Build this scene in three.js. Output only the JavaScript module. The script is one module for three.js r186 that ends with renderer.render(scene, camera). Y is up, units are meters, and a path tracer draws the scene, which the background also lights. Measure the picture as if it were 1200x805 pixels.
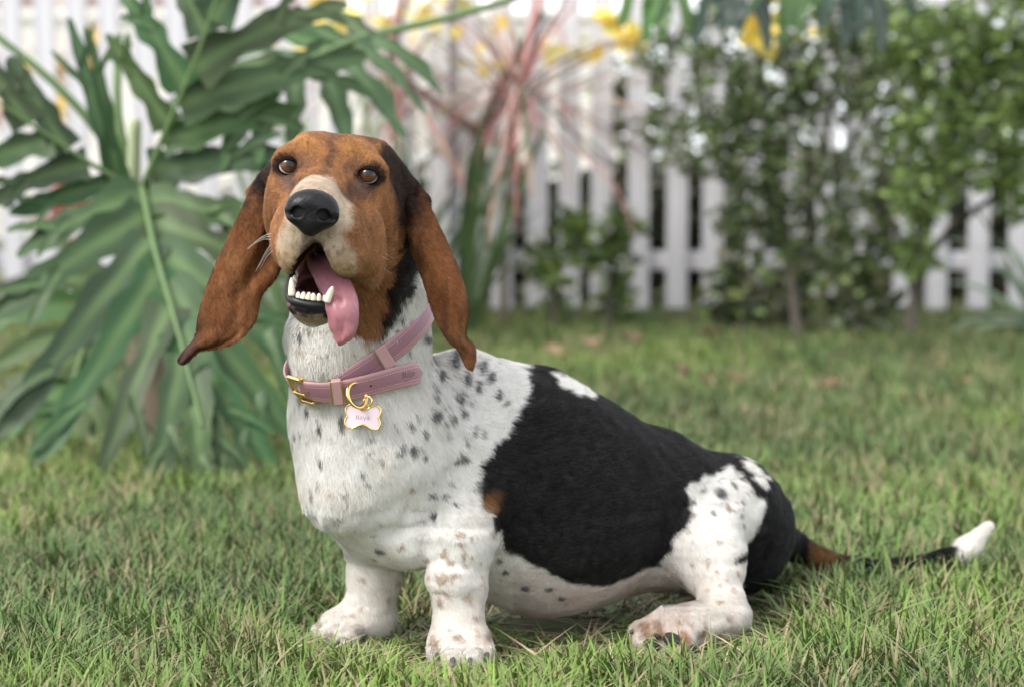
import * as THREE from 'three';
import { mergeGeometries } from 'three/addons/utils/BufferGeometryUtils.js';
import { RoundedBoxGeometry } from 'three/addons/geometries/RoundedBoxGeometry.js';

// ------------------------------------------------------------------ camera
const EYE = 0.55, FOCAL = 2823, PITCH = Math.atan((402.5 - 177) / FOCAL);
const scene = new THREE.Scene();
const camera = new THREE.PerspectiveCamera(2 * Math.atan(402.5 / FOCAL) * 180 / Math.PI, 1200 / 805, 0.05, 400);
camera.position.set(0, EYE, 0);
camera.rotation.x = -PITCH;
camera.focus = 2.55;
camera.userData.fStop = 4.3;
scene.add(camera);

// ------------------------------------------------------------------ sky and sun
const SUN = new THREE.Vector3(-0.55, 0.72, 0.42).normalize();
{
  const W = 256, H = 128, data = new Float32Array(W * H * 4), d = new THREE.Vector3();
  for (let j = 0; j < H; j++) for (let i = 0; i < W; i++) {
    const lat = ((j + 0.5) / H - 0.5) * Math.PI, lon = ((i + 0.5) / W - 0.5) * 2 * Math.PI;
    d.set(Math.cos(lat) * Math.cos(lon), Math.sin(lat), Math.cos(lat) * Math.sin(lon));   // u = atan2(z, x)
    const up = Math.max(d.y, 0), s = Math.max(d.dot(SUN), 0);
    const cloud = 1 + 0.10 * Math.sin(3 * lon + 5 * lat) * Math.cos(lat) + 0.06 * Math.sin(7 * lon - 9 * lat + 1.3) * Math.cos(lat);
    const base = (0.80 + 0.30 * (1 - up) ** 3) * cloud, glow = 0.75 * s ** 6;
    const k = (j * W + i) * 4;
    data[k] = base * 0.95 + glow * 1.05; data[k + 1] = base * 0.98 + glow; data[k + 2] = base * 1.035 + glow * 0.9; data[k + 3] = 1;
  }
  const sky = new THREE.DataTexture(data, W, H, THREE.RGBAFormat, THREE.FloatType);
  sky.mapping = THREE.EquirectangularReflectionMapping;
  sky.magFilter = THREE.LinearFilter; sky.needsUpdate = true;
  scene.background = sky; scene.environment = sky;
}
const sun = new THREE.DirectionalLight(new THREE.Color(1, 0.95, 0.87), 2.0);
sun.position.copy(SUN).multiplyScalar(12).add(new THREE.Vector3(0, 0, -3));
sun.target.position.set(0, 0, -3);
sun.castShadow = true; sun.shadow.radius = 45; sun.shadow.mapSize.set(2048, 2048);
Object.assign(sun.shadow.camera, { left: -6, right: 6, top: 6, bottom: -6, near: 1, far: 40 });
scene.add(sun, sun.target);

const renderer = new THREE.WebGLRenderer({ antialias: true });
renderer.shadowMap.enabled = true;
renderer.toneMapping = THREE.LinearToneMapping;
renderer.toneMappingExposure = 2.05;

// ------------------------------------------------------------------ helpers
const V = (x, y, z) => new THREE.Vector3(x, y, z);
const C = (r, g, b) => new THREE.Color().setRGB(r, g, b);
function rng(seed) {
  let a = seed >>> 0;
  return () => { a = (a + 0x6D2B79F5) | 0; let t = Math.imul(a ^ (a >>> 15), 1 | a); t = (t + Math.imul(t ^ (t >>> 7), 61 | t)) ^ t; return ((t ^ (t >>> 14)) >>> 0) / 4294967296; };
}
const clamp = (x, a, b) => x < a ? a : x > b ? b : x, mix = (a, b, t) => a + (b - a) * t;
const smooth = (a, b, x) => { const t = clamp((x - a) / (b - a), 0, 1); return t * t * (3 - 2 * t); };
// the point at distance d in front of the camera seen at (px, py) of the 1200 x 805 photograph
const cP = Math.cos(PITCH), sP = Math.sin(PITCH);
function ray(px, py) { const x = (px - 600) / FOCAL, y = -(py - 402.5) / FOCAL; return V(x, y * cP - sP, -y * sP - cP); }
function at(px, py, d) { const r = ray(px, py), t = d / -r.z; return V(r.x * t, EYE + r.y * t, -d); }
function onGround(px, py, y = 0) { const r = ray(px, py), t = (y - EYE) / r.y; return V(r.x * t, y, r.z * t); }
function hash3(i, j, k) { let h = Math.imul(i, 374761393) + Math.imul(j, 668265263) + Math.imul(k, 2147483647 ^ 1274126177); h = Math.imul(h ^ (h >>> 13), 1274126177); return ((h ^ (h >>> 16)) >>> 0) / 4294967296; }
function noise(x, y, z) {
  const i = Math.floor(x), j = Math.floor(y), k = Math.floor(z); let a = x - i, b = y - j, c = z - k;
  a = a * a * (3 - 2 * a); b = b * b * (3 - 2 * b); c = c * c * (3 - 2 * c);
  const L = (u, v, t) => u + (v - u) * t;
  return L(L(L(hash3(i, j, k), hash3(i + 1, j, k), a), L(hash3(i, j + 1, k), hash3(i + 1, j + 1, k), a), b),
    L(L(hash3(i, j, k + 1), hash3(i + 1, j, k + 1), a), L(hash3(i, j + 1, k + 1), hash3(i + 1, j + 1, k + 1), a), b), c) * 2 - 1;
}
function inside(poly, x, y) {   // signed distance to a polygon, negative inside
  let d = 1e9, s = 1;
  for (let i = 0, j = poly.length - 1; i < poly.length; j = i++) {
    const ax = poly[i][0], ay = poly[i][1], ex = poly[j][0] - ax, ey = poly[j][1] - ay, wx = x - ax, wy = y - ay;
    const t = clamp((wx * ex + wy * ey) / (ex * ex + ey * ey + 1e-12), 0, 1), bx = wx - ex * t, by = wy - ey * t;
    d = Math.min(d, bx * bx + by * by);
    const c1 = y >= ay, c2 = y < poly[j][1], c3 = ex * wy > ey * wx;
    if ((c1 && c2 && c3) || (!c1 && !c2 && !c3)) s = -s;
  }
  return s * Math.sqrt(d);
}
const used = new Map();
function numbered(n) { const c = used.get(n) ?? 0; used.set(n, c + 1); return c ? n + '_' + String(c).padStart(3, '0') : n; }
function top(o, name, label, category, extra = {}) { o.name = numbered(name); o.userData = { label, category, ...extra }; scene.add(o); return o; }
function part(parent, name, geometry, material, extra) { const m = new THREE.Mesh(geometry, material); m.name = name; if (extra) Object.assign(m.userData, extra); parent.add(m); return m; }
const std = (color, roughness = 0.8, more = {}) => new THREE.MeshStandardMaterial({ color, roughness, ...more });
const phys = (color, roughness = 0.8, more = {}) => new THREE.MeshPhysicalMaterial({ color, roughness, ...more });
function geo(pos, idx, { nrm, uv, col } = {}) {
  const g = new THREE.BufferGeometry();
  g.setAttribute('position', new THREE.Float32BufferAttribute(pos, 3));
  if (uv) g.setAttribute('uv', new THREE.Float32BufferAttribute(uv, 2));
  if (col) g.setAttribute('color', new THREE.Float32BufferAttribute(col, 3));
  g.setIndex(idx);
  if (nrm) g.setAttribute('normal', new THREE.Float32BufferAttribute(nrm, 3)); else g.computeVertexNormals();
  return g;
}
function noiseTexture(size, repeat, fn, srgb = true) {
  const a = new Uint8Array(size * size * 4);
  for (let j = 0; j < size; j++) for (let i = 0; i < size; i++) { const c = fn(i / size, j / size, i, j), k = (j * size + i) * 4; for (let q = 0; q < 3; q++) a[k + q] = clamp(c[q], 0, 1) * 255; a[k + 3] = 255; }
  const t = new THREE.DataTexture(a, size, size); t.wrapS = t.wrapT = THREE.RepeatWrapping; t.magFilter = THREE.LinearFilter; t.repeat.set(repeat, repeat);
  if (srgb) t.colorSpace = THREE.SRGBColorSpace; t.needsUpdate = true; return t;
}
// rows of points swept into a surface; rows[i] is an array of Vector3; closed joins the last column to the first, caps fills both ends
function sweep(rows, closed, caps, uvs) {
  const n = rows[0].length, pos = [], idx = [], uv = [];
  rows.forEach((r, i) => r.forEach((p, j) => { pos.push(p.x, p.y, p.z); uv.push(...(uvs ? uvs(i, j) : [i / (rows.length - 1), j / n])); }));
  const m = closed ? n : n - 1;
  for (let i = 0; i + 1 < rows.length; i++) for (let j = 0; j < m; j++) { const a = i * n + j, b = i * n + (j + 1) % n; idx.push(a, b, a + n, b, b + n, a + n); }
  if (caps) for (const i of [0, rows.length - 1]) {
    const c = rows[i].reduce((s, p) => s.add(p), V(0, 0, 0)).divideScalar(n), k = pos.length / 3; pos.push(c.x, c.y, c.z); uv.push(...(uvs ? uvs(i, 0) : [0, 0]));
    for (let j = 0; j < n; j++) { const a = i * n + j, b = i * n + (j + 1) % n; i ? idx.push(k, a, b) : idx.push(k, b, a); }
  }
  if (closed && caps) {   // outward faces, whichever way the rows ran
    let vol = 0; const o = rows[0][0];
    for (let i = 0; i < idx.length; i += 3) { const [a, b, c] = [0, 1, 2].map((q) => V(pos[idx[i + q] * 3] - o.x, pos[idx[i + q] * 3 + 1] - o.y, pos[idx[i + q] * 3 + 2] - o.z)); vol += a.dot(b.cross(c)); }
    if (vol < 0) for (let i = 0; i < idx.length; i += 3) { const t = idx[i + 1]; idx[i + 1] = idx[i + 2]; idx[i + 2] = t; }
  }
  return geo(pos, idx, { uv });
}
function curve(points) { return new THREE.CatmullRomCurve3(points, false, 'centripetal'); }
// a tapered tube along points
function limb(points, r0, r1, seg = 12, sides = 7, mid) {
  const c = curve(points), rows = [], up = V(0.31, 0.2, 0.93);
  for (let i = 0; i <= seg; i++) {
    const t = i / seg, p = c.getPoint(t), g = c.getTangent(t), b = up.clone().cross(g).normalize(), n = g.clone().cross(b), r = mid ? mid(t) : mix(r0, r1, t), row = [];
    for (let j = 0; j < sides; j++) { const a = j / sides * 2 * Math.PI; row.push(p.clone().addScaledVector(b, Math.cos(a) * r).addScaledVector(n, Math.sin(a) * r)); }
    rows.push(row);
  }
  return sweep(rows, true, true);
}
// ------------------------------------------------------------------ the setting: ground, fence, what stands beyond it
{
  const soil = noiseTexture(512, 1, (u, v, i, j) => {
    const n = noise(i / 9, j / 9, 1) * 0.5 + noise(i / 3.1, j / 3.1, 5) * 0.35 + noise(i / 40, j / 40, 9) * 0.4, g = smooth(-0.3, 0.6, noise(i / 22, j / 22, 20));
    return [0.30 + 0.1 * n - 0.06 * g, 0.30 + 0.1 * n + 0.02 * g, 0.17 + 0.07 * n - 0.02 * g];
  });
  const S = 150, N = 60, pos = [], uv = [], idx = [];
  for (let j = 0; j <= N; j++) for (let i = 0; i <= N; i++) {
    const q = (t) => Math.sign(t) * Math.abs(t) ** 2.2 * S, x = q(i / N * 2 - 1), z = q(j / N * 2 - 1) - 4;
    pos.push(x, -0.018 + 0.004 * noise(x * 2, z * 2, 3) - (z > -8 ? 0 : 0.002), z); uv.push(x / 0.8, z / 0.8);
  }
  for (let j = 0; j < N; j++) for (let i = 0; i < N; i++) { const a = j * (N + 1) + i; idx.push(a, a + N + 1, a + 1, a + 1, a + N + 1, a + N + 2); }
  top(new THREE.Mesh(geo(pos, idx, { uv }), std(0xffffff, 0.95, { map: soil })), 'ground', 'brown soil under the lawn grass', 'ground', { kind: 'structure' });
}
const paint = (() => {
  const t = noiseTexture(256, 1, (u, v, i, j) => { const n = 0.9 + 0.05 * noise(i / 5, j / 60, 2) + 0.05 * noise(i / 30, j / 30, 6); const w = 1 - 0.10 * smooth(0.2, 0.8, noise(i / 18, j / 70, 12)); return [0.83 * n * w, 0.825 * n * w, 0.85 * n * w]; });
  return std(0xffffff, 0.55, { map: t, bumpMap: t, bumpScale: 0.0006 });
})();
const FENCE_Z = -8;
{
  const fence = top(new THREE.Group(), 'picket_fence', 'white painted wooden picket fence across the back of the lawn', 'fence');
  fence.position.set(0, 0, FENCE_Z);
  const m = 8 / FOCAL, r = rng(4);
  const shapes = [0, 1, 2, 3].map((k) => { const g = new RoundedBoxGeometry(0.070, 1.62, 0.019, 2, 0.003); g.translate(0, 0.81 + 0.028, 0); return g; });
  const xs = [];
  for (let x = -289; x < 690; x += 38.2) xs.push(x);
  for (let x = 703; x < 1090; x += 44.5) xs.push(x);
  for (let x = 1098; x < 1470; x += 48.5) xs.push(x);
  xs.forEach((px, k) => { const p = part(fence, 'picket', shapes[k % 4], paint); p.position.set((px - 600) * m + (r() - 0.5) * 0.008, (r() - 0.5) * 0.012, 0); p.rotation.z = (r() - 0.5) * 0.008; });
  for (const [y, h] of [[0.185, 0.062], [1.22, 0.062]]) { const g = new RoundedBoxGeometry(5.1, h, 0.03, 2, 0.003); g.translate(-0.05, y, -0.0275); part(fence, 'rail', g, paint); }
  for (const px of [-250, -40, 540, 1010, 1440]) { const g = new RoundedBoxGeometry(0.09, 1.6, 0.09, 2, 0.005); g.translate((px - 600) * m, 0.8, -0.092); part(fence, 'post', g, paint); }
}
{
  // a rendered garden wall and a roof far behind the fence on the left
  const stain = noiseTexture(256, 1, (u, v, i, j) => { const n = 0.93 + 0.07 * noise(i / 40, j / 40, 2) + 0.03 * noise(i / 6, j / 6, 8); return [0.86 * n, 0.85 * n, 0.83 * n]; });
  const w = new RoundedBoxGeometry(7.2, 1.36, 0.2, 1, 0.01); w.translate(0, 0.68, 0);
  const wall = top(new THREE.Group(), 'garden_wall', 'pale rendered garden wall behind the fence on the left', 'wall');
  wall.position.set(-2.95, 0, -15);
  part(wall, 'wall_face', w, std(0xffffff, 0.9, { map: stain }));
  const cap = new RoundedBoxGeometry(7.3, 0.05, 0.26, 1, 0.008); cap.translate(0, 1.386, 0); part(wall, 'coping', cap, std(0xe9e6e0, 0.8));
  const shed = top(new THREE.Group(), 'garden_shed', 'mauve brown shed showing above the pale garden wall', 'shed');
  shed.position.set(-4.0, 0, -18.5);
  const b = new RoundedBoxGeometry(5.2, 2.6, 2.4, 1, 0.02); b.translate(0, 1.3, 0); part(shed, 'wall', b, std(C(0.30, 0.235, 0.235), 0.9));
  const rs = new THREE.Shape([[-2.9, 0], [2.9, 0], [2.7, 0.7], [-2.7, 0.7]].map(([x, y]) => new THREE.Vector2(x, y)));
  const rg = new THREE.ExtrudeGeometry(rs, { depth: 2.9, bevelEnabled: false }); rg.translate(0, 2.6, -1.45); part(shed, 'roof', rg, std(C(0.16, 0.10, 0.09), 0.9));
  for (const x of [-0.9, 0.75]) { const d = new RoundedBoxGeometry(0.16, 2.4, 0.04, 1, 0.01); d.translate(x, 1.25, 1.225); part(shed, 'corner_board', d, std(C(0.55, 0.45, 0.42), 0.8)); }
}
// ------------------------------------------------------------------ the dog: one continuous surface from a distance field
const HEAD = at(384, 198, 2.55);
const hF = V(-0.035, -0.02, 1).normalize(), hU0 = V(0.118, 0.993, 0), hR = hU0.clone().cross(hF).normalize(), hU = hF.clone().cross(hR).normalize();
const H = (x, y, z) => HEAD.clone().addScaledVector(hR, x / 1000).addScaledVector(hU, y / 1000).addScaledVector(hF, z / 1000);   // head frame, in mm
const toHead = (x, y, z) => { x -= HEAD.x; y -= HEAD.y; z -= HEAD.z; return [(x * hR.x + y * hR.y + z * hR.z) * 1000, (x * hU.x + y * hU.y + z * hU.z) * 1000, (x * hF.x + y * hF.y + z * hF.z) * 1000]; };
const prims = [];
function cap(a, b, ra, rb, k = 0.02, sub = false) { const d = b.clone().sub(a); prims.push({ t: 0, ax: a.x, ay: a.y, az: a.z, dx: d.x, dy: d.y, dz: d.z, l: 1 / d.lengthSq(), ra, rb, k, sub }); }
function ell(c, r, k = 0.02, axes = [V(1, 0, 0), V(0, 1, 0), V(0, 0, 1)], sub = false) { prims.push({ t: 1, cx: c.x, cy: c.y, cz: c.z, X: axes[0], Y: axes[1], Z: axes[2], ix: 1 / r[0], iy: 1 / r[1], iz: 1 / r[2], k, sub }); }
const headAxes = [hR, hU, hF];
const he = (x, y, z, rx, ry, rz, k = 14, sub = false, pitch = 0) => {
  let ax = headAxes;
  if (pitch) { const c = Math.cos(pitch), s = Math.sin(pitch); ax = [hR, hU.clone().multiplyScalar(c).addScaledVector(hF, s), hF.clone().multiplyScalar(c).addScaledVector(hU, -s)]; }
  ell(H(x, y, z), [rx / 1000, ry / 1000, rz / 1000], k / 1000, ax, sub);
};
const hc = (a, b, ra, rb, k = 14, sub = false) => cap(H(...a), H(...b), ra / 1000, rb / 1000, k / 1000, sub);
function primDist(p, x, y, z) {
  if (p.t === 0) {
    const px = x - p.ax, py = y - p.ay, pz = z - p.az, h = clamp((px * p.dx + py * p.dy + pz * p.dz) * p.l, 0, 1);
    const qx = px - p.dx * h, qy = py - p.dy * h, qz = pz - p.dz * h;
    return Math.sqrt(qx * qx + qy * qy + qz * qz) - (p.ra + (p.rb - p.ra) * h);
  }
  const px = x - p.cx, py = y - p.cy, pz = z - p.cz;
  const a = (px * p.X.x + py * p.X.y + pz * p.X.z) * p.ix, b = (px * p.Y.x + py * p.Y.y + pz * p.Y.z) * p.iy, c = (px * p.Z.x + py * p.Z.y + pz * p.Z.z) * p.iz;
  const k0 = Math.sqrt(a * a + b * b + c * c), k1 = Math.sqrt(a * a * p.ix * p.ix + b * b * p.iy * p.iy + c * c * p.iz * p.iz);
  return k1 < 1e-9 ? -1 / Math.max(p.ix, p.iy, p.iz) : k0 * (k0 - 1) / k1;
}
function field(list, x, y, z) {
  let d = 10;
  for (const p of list) {
    const e = primDist(p, x, y, z), k = p.k;
    if (p.sub) { const m = -e, h = Math.max(k - Math.abs(d - m), 0) / k; d = Math.max(d, m) + h * h * k * 0.25; }
    else { const h = Math.max(k - Math.abs(d - e), 0) / k; d = Math.min(d, e) - h * h * k * 0.25; }
  }
  return d;
}
// torso
cap(at(470, 545, 2.74), at(645, 587, 2.835), 0.098, 0.124, 0.06);
cap(at(645, 587, 2.835), at(755, 596, 2.89), 0.122, 0.090, 0.06);
cap(at(755, 596, 2.89), at(850, 616, 2.96), 0.091, 0.079, 0.03);
ell(at(862, 628, 2.97), [0.060, 0.068, 0.072], 0.035);
cap(at(540, 500, 2.77), at(600, 530, 2.80), 0.088, 0.105, 0.04);
// neck, chest
cap(at(424, 475, 2.70), at(420, 290, 2.67), 0.080, 0.073, 0.03);
cap(at(444, 530, 2.70), at(460, 572, 2.72), 0.091, 0.080, 0.04);
ell(at(399, 586, 2.65), [0.032, 0.030, 0.034], 0.05); cap(at(386, 598, 2.625), at(379, 606, 2.622), 0.006, 0.002, 0.012); cap(at(432, 415, 2.585), at(404, 470, 2.59), 0.006, 0.006, 0.02, true);
ell(at(482, 634, 2.68), [0.030, 0.028, 0.04], 0.03);
cap(at(364, 398, 2.645), at(378, 425, 2.63), 0.025, 0.032, 0.03);
// near front leg
cap(at(552, 545, 2.715), at(540, 635, 2.665), 0.060, 0.036, 0.016); ell(at(580, 572, 2.70), [0.026, 0.042, 0.034], 0.012); cap(at(516, 600, 2.625), at(494, 660, 2.64), 0.004, 0.004, 0.012, true);
cap(at(540, 635, 2.665), at(536, 690, 2.655), 0.037, 0.0245, 0.015);
cap(at(529, 676, 2.648), at(542, 680, 2.658), 0.0280, 0.0280, 0.006); cap(at(516, 694, 2.628), at(556, 700, 2.628), 0.003, 0.003, 0.008, true);
cap(at(536, 700, 2.652), at(537, 750, 2.645), 0.0265, 0.030, 0.014);
ell(at(540, 756, 2.632), [0.036, 0.021, 0.040], 0.014);
for (const [x, y, d] of [[514, 765, 2.612], [531, 771, 2.592], [551, 771, 2.592], [568, 765, 2.610]]) cap(at(x + (540 - x) * 0.3, y - 9, d + 0.028), at(x, y, d), 0.013, 0.0135, 0.0035);
// far front leg
cap(at(452, 570, 2.75), at(440, 630, 2.765), 0.052, 0.036, 0.03);
cap(at(440, 630, 2.765), at(440, 672, 2.77), 0.0315, 0.0255, 0.014);
cap(at(441, 662, 2.77), at(444, 664, 2.77), 0.031, 0.031, 0.010);
cap(at(440, 680, 2.77), at(432, 721, 2.77), 0.0285, 0.031, 0.014);
ell(at(414, 729, 2.765), [0.040, 0.020, 0.034], 0.014);
for (const [x, y, d] of [[383, 737, 2.785], [378, 741, 2.76], [386, 746, 2.735], [406, 748, 2.718]]) cap(at(x + (420 - x) * 0.35, y - 8, mix(d, 2.76, 0.35)), at(x, y, d), 0.0135, 0.0135, 0.0035);
// near hind leg
cap(at(848, 595, 2.922), at(814, 630, 2.842), 0.066, 0.055, 0.014);
cap(at(812, 632, 2.845), at(834, 660, 2.80), 0.043, 0.036, 0.025);
cap(at(833, 655, 2.80), at(846, 712, 2.755), 0.0365, 0.0225, 0.018);
cap(at(858, 704, 2.765), at(862, 722, 2.755), 0.013, 0.017, 0.016);
cap(at(850, 722, 2.745), at(790, 738, 2.712), 0.024, 0.0285, 0.016);
for (const [x, y, d] of [[751, 741, 2.715], [756, 752, 2.697], [775, 757, 2.683], [798, 757, 2.680]]) cap(at(mix(x, 800, 0.45), y - 6, d + 0.012), at(x, y, d), 0.0155, 0.0135, 0.007);
cap(at(790, 635, 2.82), at(772, 662, 2.835), 0.020, 0.006, 0.04);
// far hind leg, tail
cap(at(850, 630, 3.05), at(810, 655, 3.08), 0.062, 0.050, 0.03);
cap(at(810, 655, 3.08), at(830, 678, 3.08), 0.042, 0.024, 0.02);
cap(at(830, 680, 3.08), at(770, 685, 3.04), 0.020, 0.020, 0.02);
{ const t = [[915, 632, 3.0, 0.022], [962, 656, 3.04, 0.014], [1005, 665, 3.07, 0.012], [1055, 666, 3.09, 0.0115], [1105, 657, 3.11, 0.0125], [1133, 645, 3.13, 0.0145], [1158, 618, 3.14, 0.006]]; for (let i = 0; i + 1 < t.length; i++) cap(at(...t[i].slice(0, 3)), at(...t[i + 1].slice(0, 3)), t[i][3], t[i + 1][3], 0.012); }
// head: skull, brows, cheeks
he(0, -8, -62, 54, 42, 72, 20);
for (const s of [-1, 1]) { he(s * 20, 18, -32, 22, 17, 29, 14); he(s * 39, -34, -44, 27, 40, 46, 22); }
he(48, -64, -60, 31, 50, 40, 24); he(-41, -60, -60, 22, 44, 36, 24);
hc([0, -18, -16], [0, -36, 78], 31, 25, 22);
cap(H(40, 8, -74), at(488, 236, 2.655), 0.023, 0.013, 0.03); cap(H(-42, 0, -78), at(300, 228, 2.66), 0.017, 0.009, 0.03);   // where the ears join
// flews
he(-15, -68, 56, 21, 40, 34, 16); he(29, -68, 54, 23, 38, 36, 16);
he(-16, -90, 50, 15, 20, 24, 10); he(38, -86, 52, 18, 19, 28, 10);
he(-30, -72, 22, 20, 36, 34, 18); he(48, -74, 18, 22, 40, 34, 18); he(58, -96, 4, 14, 26, 20, 12); hc([62, -58, 22], [60, -112, 20], 5, 8, 5); hc([53, -70, 40], [51, -108, 34], 2.2, 2.6, 6, true);
// mouth: carved, then the lower jaw
he(3, -114, 58, 21, 41, 40, 8, true); he(8, -110, 20, 22, 26, 50, 8, true); he(14, -106, 32, 17, 25, 32, 6, true); he(2, -118, 16, 22, 20, 46, 6, true);
const JX = 4;
hc([8, -108, -34], [JX, -141, 38], 34, 22, 10); he(JX, -141, 49, 25.5, 12, 18, 8);
he(JX, -128, 26, 19, 12, 34, 5, true, -0.45);                  // hollow of the lower jaw
for (const s of [-1, 1]) he(s * 42, 2, -19, 18, 15, 17.5, 14);
for (const s of [-1, 1]) he(s * 42.5, -1.5, 0, 10.8, 8.8, 12, 4, true);   // eye openings
he(0, -42, 104, 24, 20, 14, 6);                                  // the bed of the nose
const dogField = (x, y, z) => field(prims, x, y, z);

function surface(list, lo, hi, cell) {   // surface nets, block by block
  const B = 8, n = [0, 1, 2].map((a) => Math.ceil((hi[a] - lo[a]) / cell / B) * B + 1), sx = 1, sy = n[0], sz = n[0] * n[1];
  const val = new Float32Array(n[0] * n[1] * n[2]).fill(1), done = new Uint8Array(val.length), half = cell * B * 0.87;
  const blocks = [];
  for (let bk = 0; bk < n[2] - 1; bk += B) for (let bj = 0; bj < n[1] - 1; bj += B) for (let bi = 0; bi < n[0] - 1; bi += B) {
    const cx = lo[0] + (bi + B / 2) * cell, cy = lo[1] + (bj + B / 2) * cell, cz = lo[2] + (bk + B / 2) * cell, d = field(list, cx, cy, cz), in_ = Math.abs(d) > half * 1.6;
    if (in_) { for (let k = bk; k <= bk + B; k++) for (let j = bj; j <= bj + B; j++) for (let i = bi; i <= bi + B; i++) { const q = i + j * sy + k * sz; if (!done[q]) val[q] = d; } continue; }
    const near = list.filter((p) => { const e = primDist(p, cx, cy, cz); return p.sub ? e < half * 2 + p.k : e < Math.max(d, 0) + half * 3 + p.k * 2; });
    for (let k = bk; k <= bk + B; k++) for (let j = bj; j <= bj + B; j++) for (let i = bi; i <= bi + B; i++) { const q = i + j * sy + k * sz; if (!done[q]) { val[q] = field(near, lo[0] + i * cell, lo[1] + j * cell, lo[2] + k * cell); done[q] = 1; } }
    blocks.push([bi, bj, bk]);
  }
  const id = new Int32Array(val.length).fill(-1), pos = [], idx = [], at8 = [0, 1, sy, sy + 1, sz, sz + 1, sz + sy, sz + sy + 1];
  const E = [[0, 1], [2, 3], [4, 5], [6, 7], [0, 2], [1, 3], [4, 6], [5, 7], [0, 4], [1, 5], [2, 6], [3, 7]];
  for (const [bi, bj, bk] of blocks) for (let k = bk; k < bk + B; k++) for (let j = bj; j < bj + B; j++) for (let i = bi; i < bi + B; i++) {
    const q = i + j * sy + k * sz; let m = 0;
    for (let c = 0; c < 8; c++) if (val[q + at8[c]] < 0) m |= 1 << c;
    if (m === 0 || m === 255) continue;
    let x = 0, y = 0, z = 0, w = 0;
    for (const [a, b] of E) { const va = val[q + at8[a]], vb = val[q + at8[b]]; if ((va < 0) === (vb < 0)) continue; const t = va / (va - vb); x += mix(a & 1, b & 1, t); y += mix(a >> 1 & 1, b >> 1 & 1, t); z += mix(a >> 2, b >> 2, t); w++; }
    id[q] = pos.length / 3; pos.push(lo[0] + (i + x / w) * cell, lo[1] + (j + y / w) * cell, lo[2] + (k + z / w) * cell);
  }
  const quad = (a, b, c, d, flip) => { if (a < 0 || b < 0 || c < 0 || d < 0) return; flip ? idx.push(a, b, c, a, c, d) : idx.push(a, c, b, a, d, c); };
  for (const [bi, bj, bk] of blocks) for (let k = bk; k < bk + B; k++) for (let j = bj; j < bj + B; j++) for (let i = bi; i < bi + B; i++) {
    const q = i + j * sy + k * sz, s = val[q] < 0;
    if (j && k && s !== val[q + 1] < 0) quad(id[q], id[q - sy], id[q - sy - sz], id[q - sz], s);
    if (i && k && s !== val[q + sy] < 0) quad(id[q], id[q - sz], id[q - 1 - sz], id[q - 1], s);
    if (i && j && s !== val[q + sz] < 0) quad(id[q], id[q - 1], id[q - 1 - sy], id[q - sy], s);
  }
  const nrm = new Float32Array(pos.length), g = V(0, 0, 0), e = cell * 0.8;
  for (let i = 0; i < pos.length; i += 3) {
    const x = pos[i], y = pos[i + 1], z = pos[i + 2], d = field(list, x, y, z);
    g.set(field(list, x + e, y, z) - d, field(list, x, y + e, z) - d, field(list, x, y, z + e) - d).normalize();
    const s = clamp(d, -cell * 0.6, cell * 0.6); pos[i] -= g.x * s; pos[i + 1] -= g.y * s; pos[i + 2] -= g.z * s;
    nrm[i] = g.x; nrm[i + 1] = g.y; nrm[i + 2] = g.z;
  }
  return geo(pos, idx, { nrm });
}
const bodyGeo = surface(prims, [-0.30, -0.04, -3.22], [0.68, 0.62, -2.36], 0.0032);
{  // loose skin: low folds and lumps
  const P = bodyGeo.attributes.position, Nn = bodyGeo.attributes.normal;
  for (let i = 0; i < P.count; i++) {
    const x = P.getX(i), y = P.getY(i), z = P.getZ(i), q = toHead(x, y, z), face = q[1] > -170 && q[2] > -90 && x < -0.05;
    const f = face ? 0.0011 * noise(x * 62, y * 40, z * 62) + 0.0006 * noise(x * 150, y * 150, z * 150) : 0.0022 * noise(x * 26, y * 18, z * 26) + 0.0010 * noise(x * 70, y * 55, z * 70) + (y < 0.16 ? 0.0012 * noise(x * 30, y * 95, z * 30) : 0);
    P.setXYZ(i, x + Nn.getX(i) * f, y + Nn.getY(i) * f, z + Nn.getZ(i) * f);
  }
  bodyGeo.computeVertexNormals();
}
function cast(px, py) { const r = ray(px, py); for (let t = 2.2; t < 3.4;) { const d = dogField(r.x * t, EYE + r.y * t, r.z * t); if (d < 0.0004) return V(r.x * t, EYE + r.y * t, r.z * t); t += Math.max(d * 0.7, 0.0004); } return null; }
function gradient(p) { const e = 0.003, d = dogField(p.x, p.y, p.z); return V(dogField(p.x + e, p.y, p.z) - d, dogField(p.x, p.y + e, p.z) - d, dogField(p.x, p.y, p.z + e) - d).normalize(); }

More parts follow.
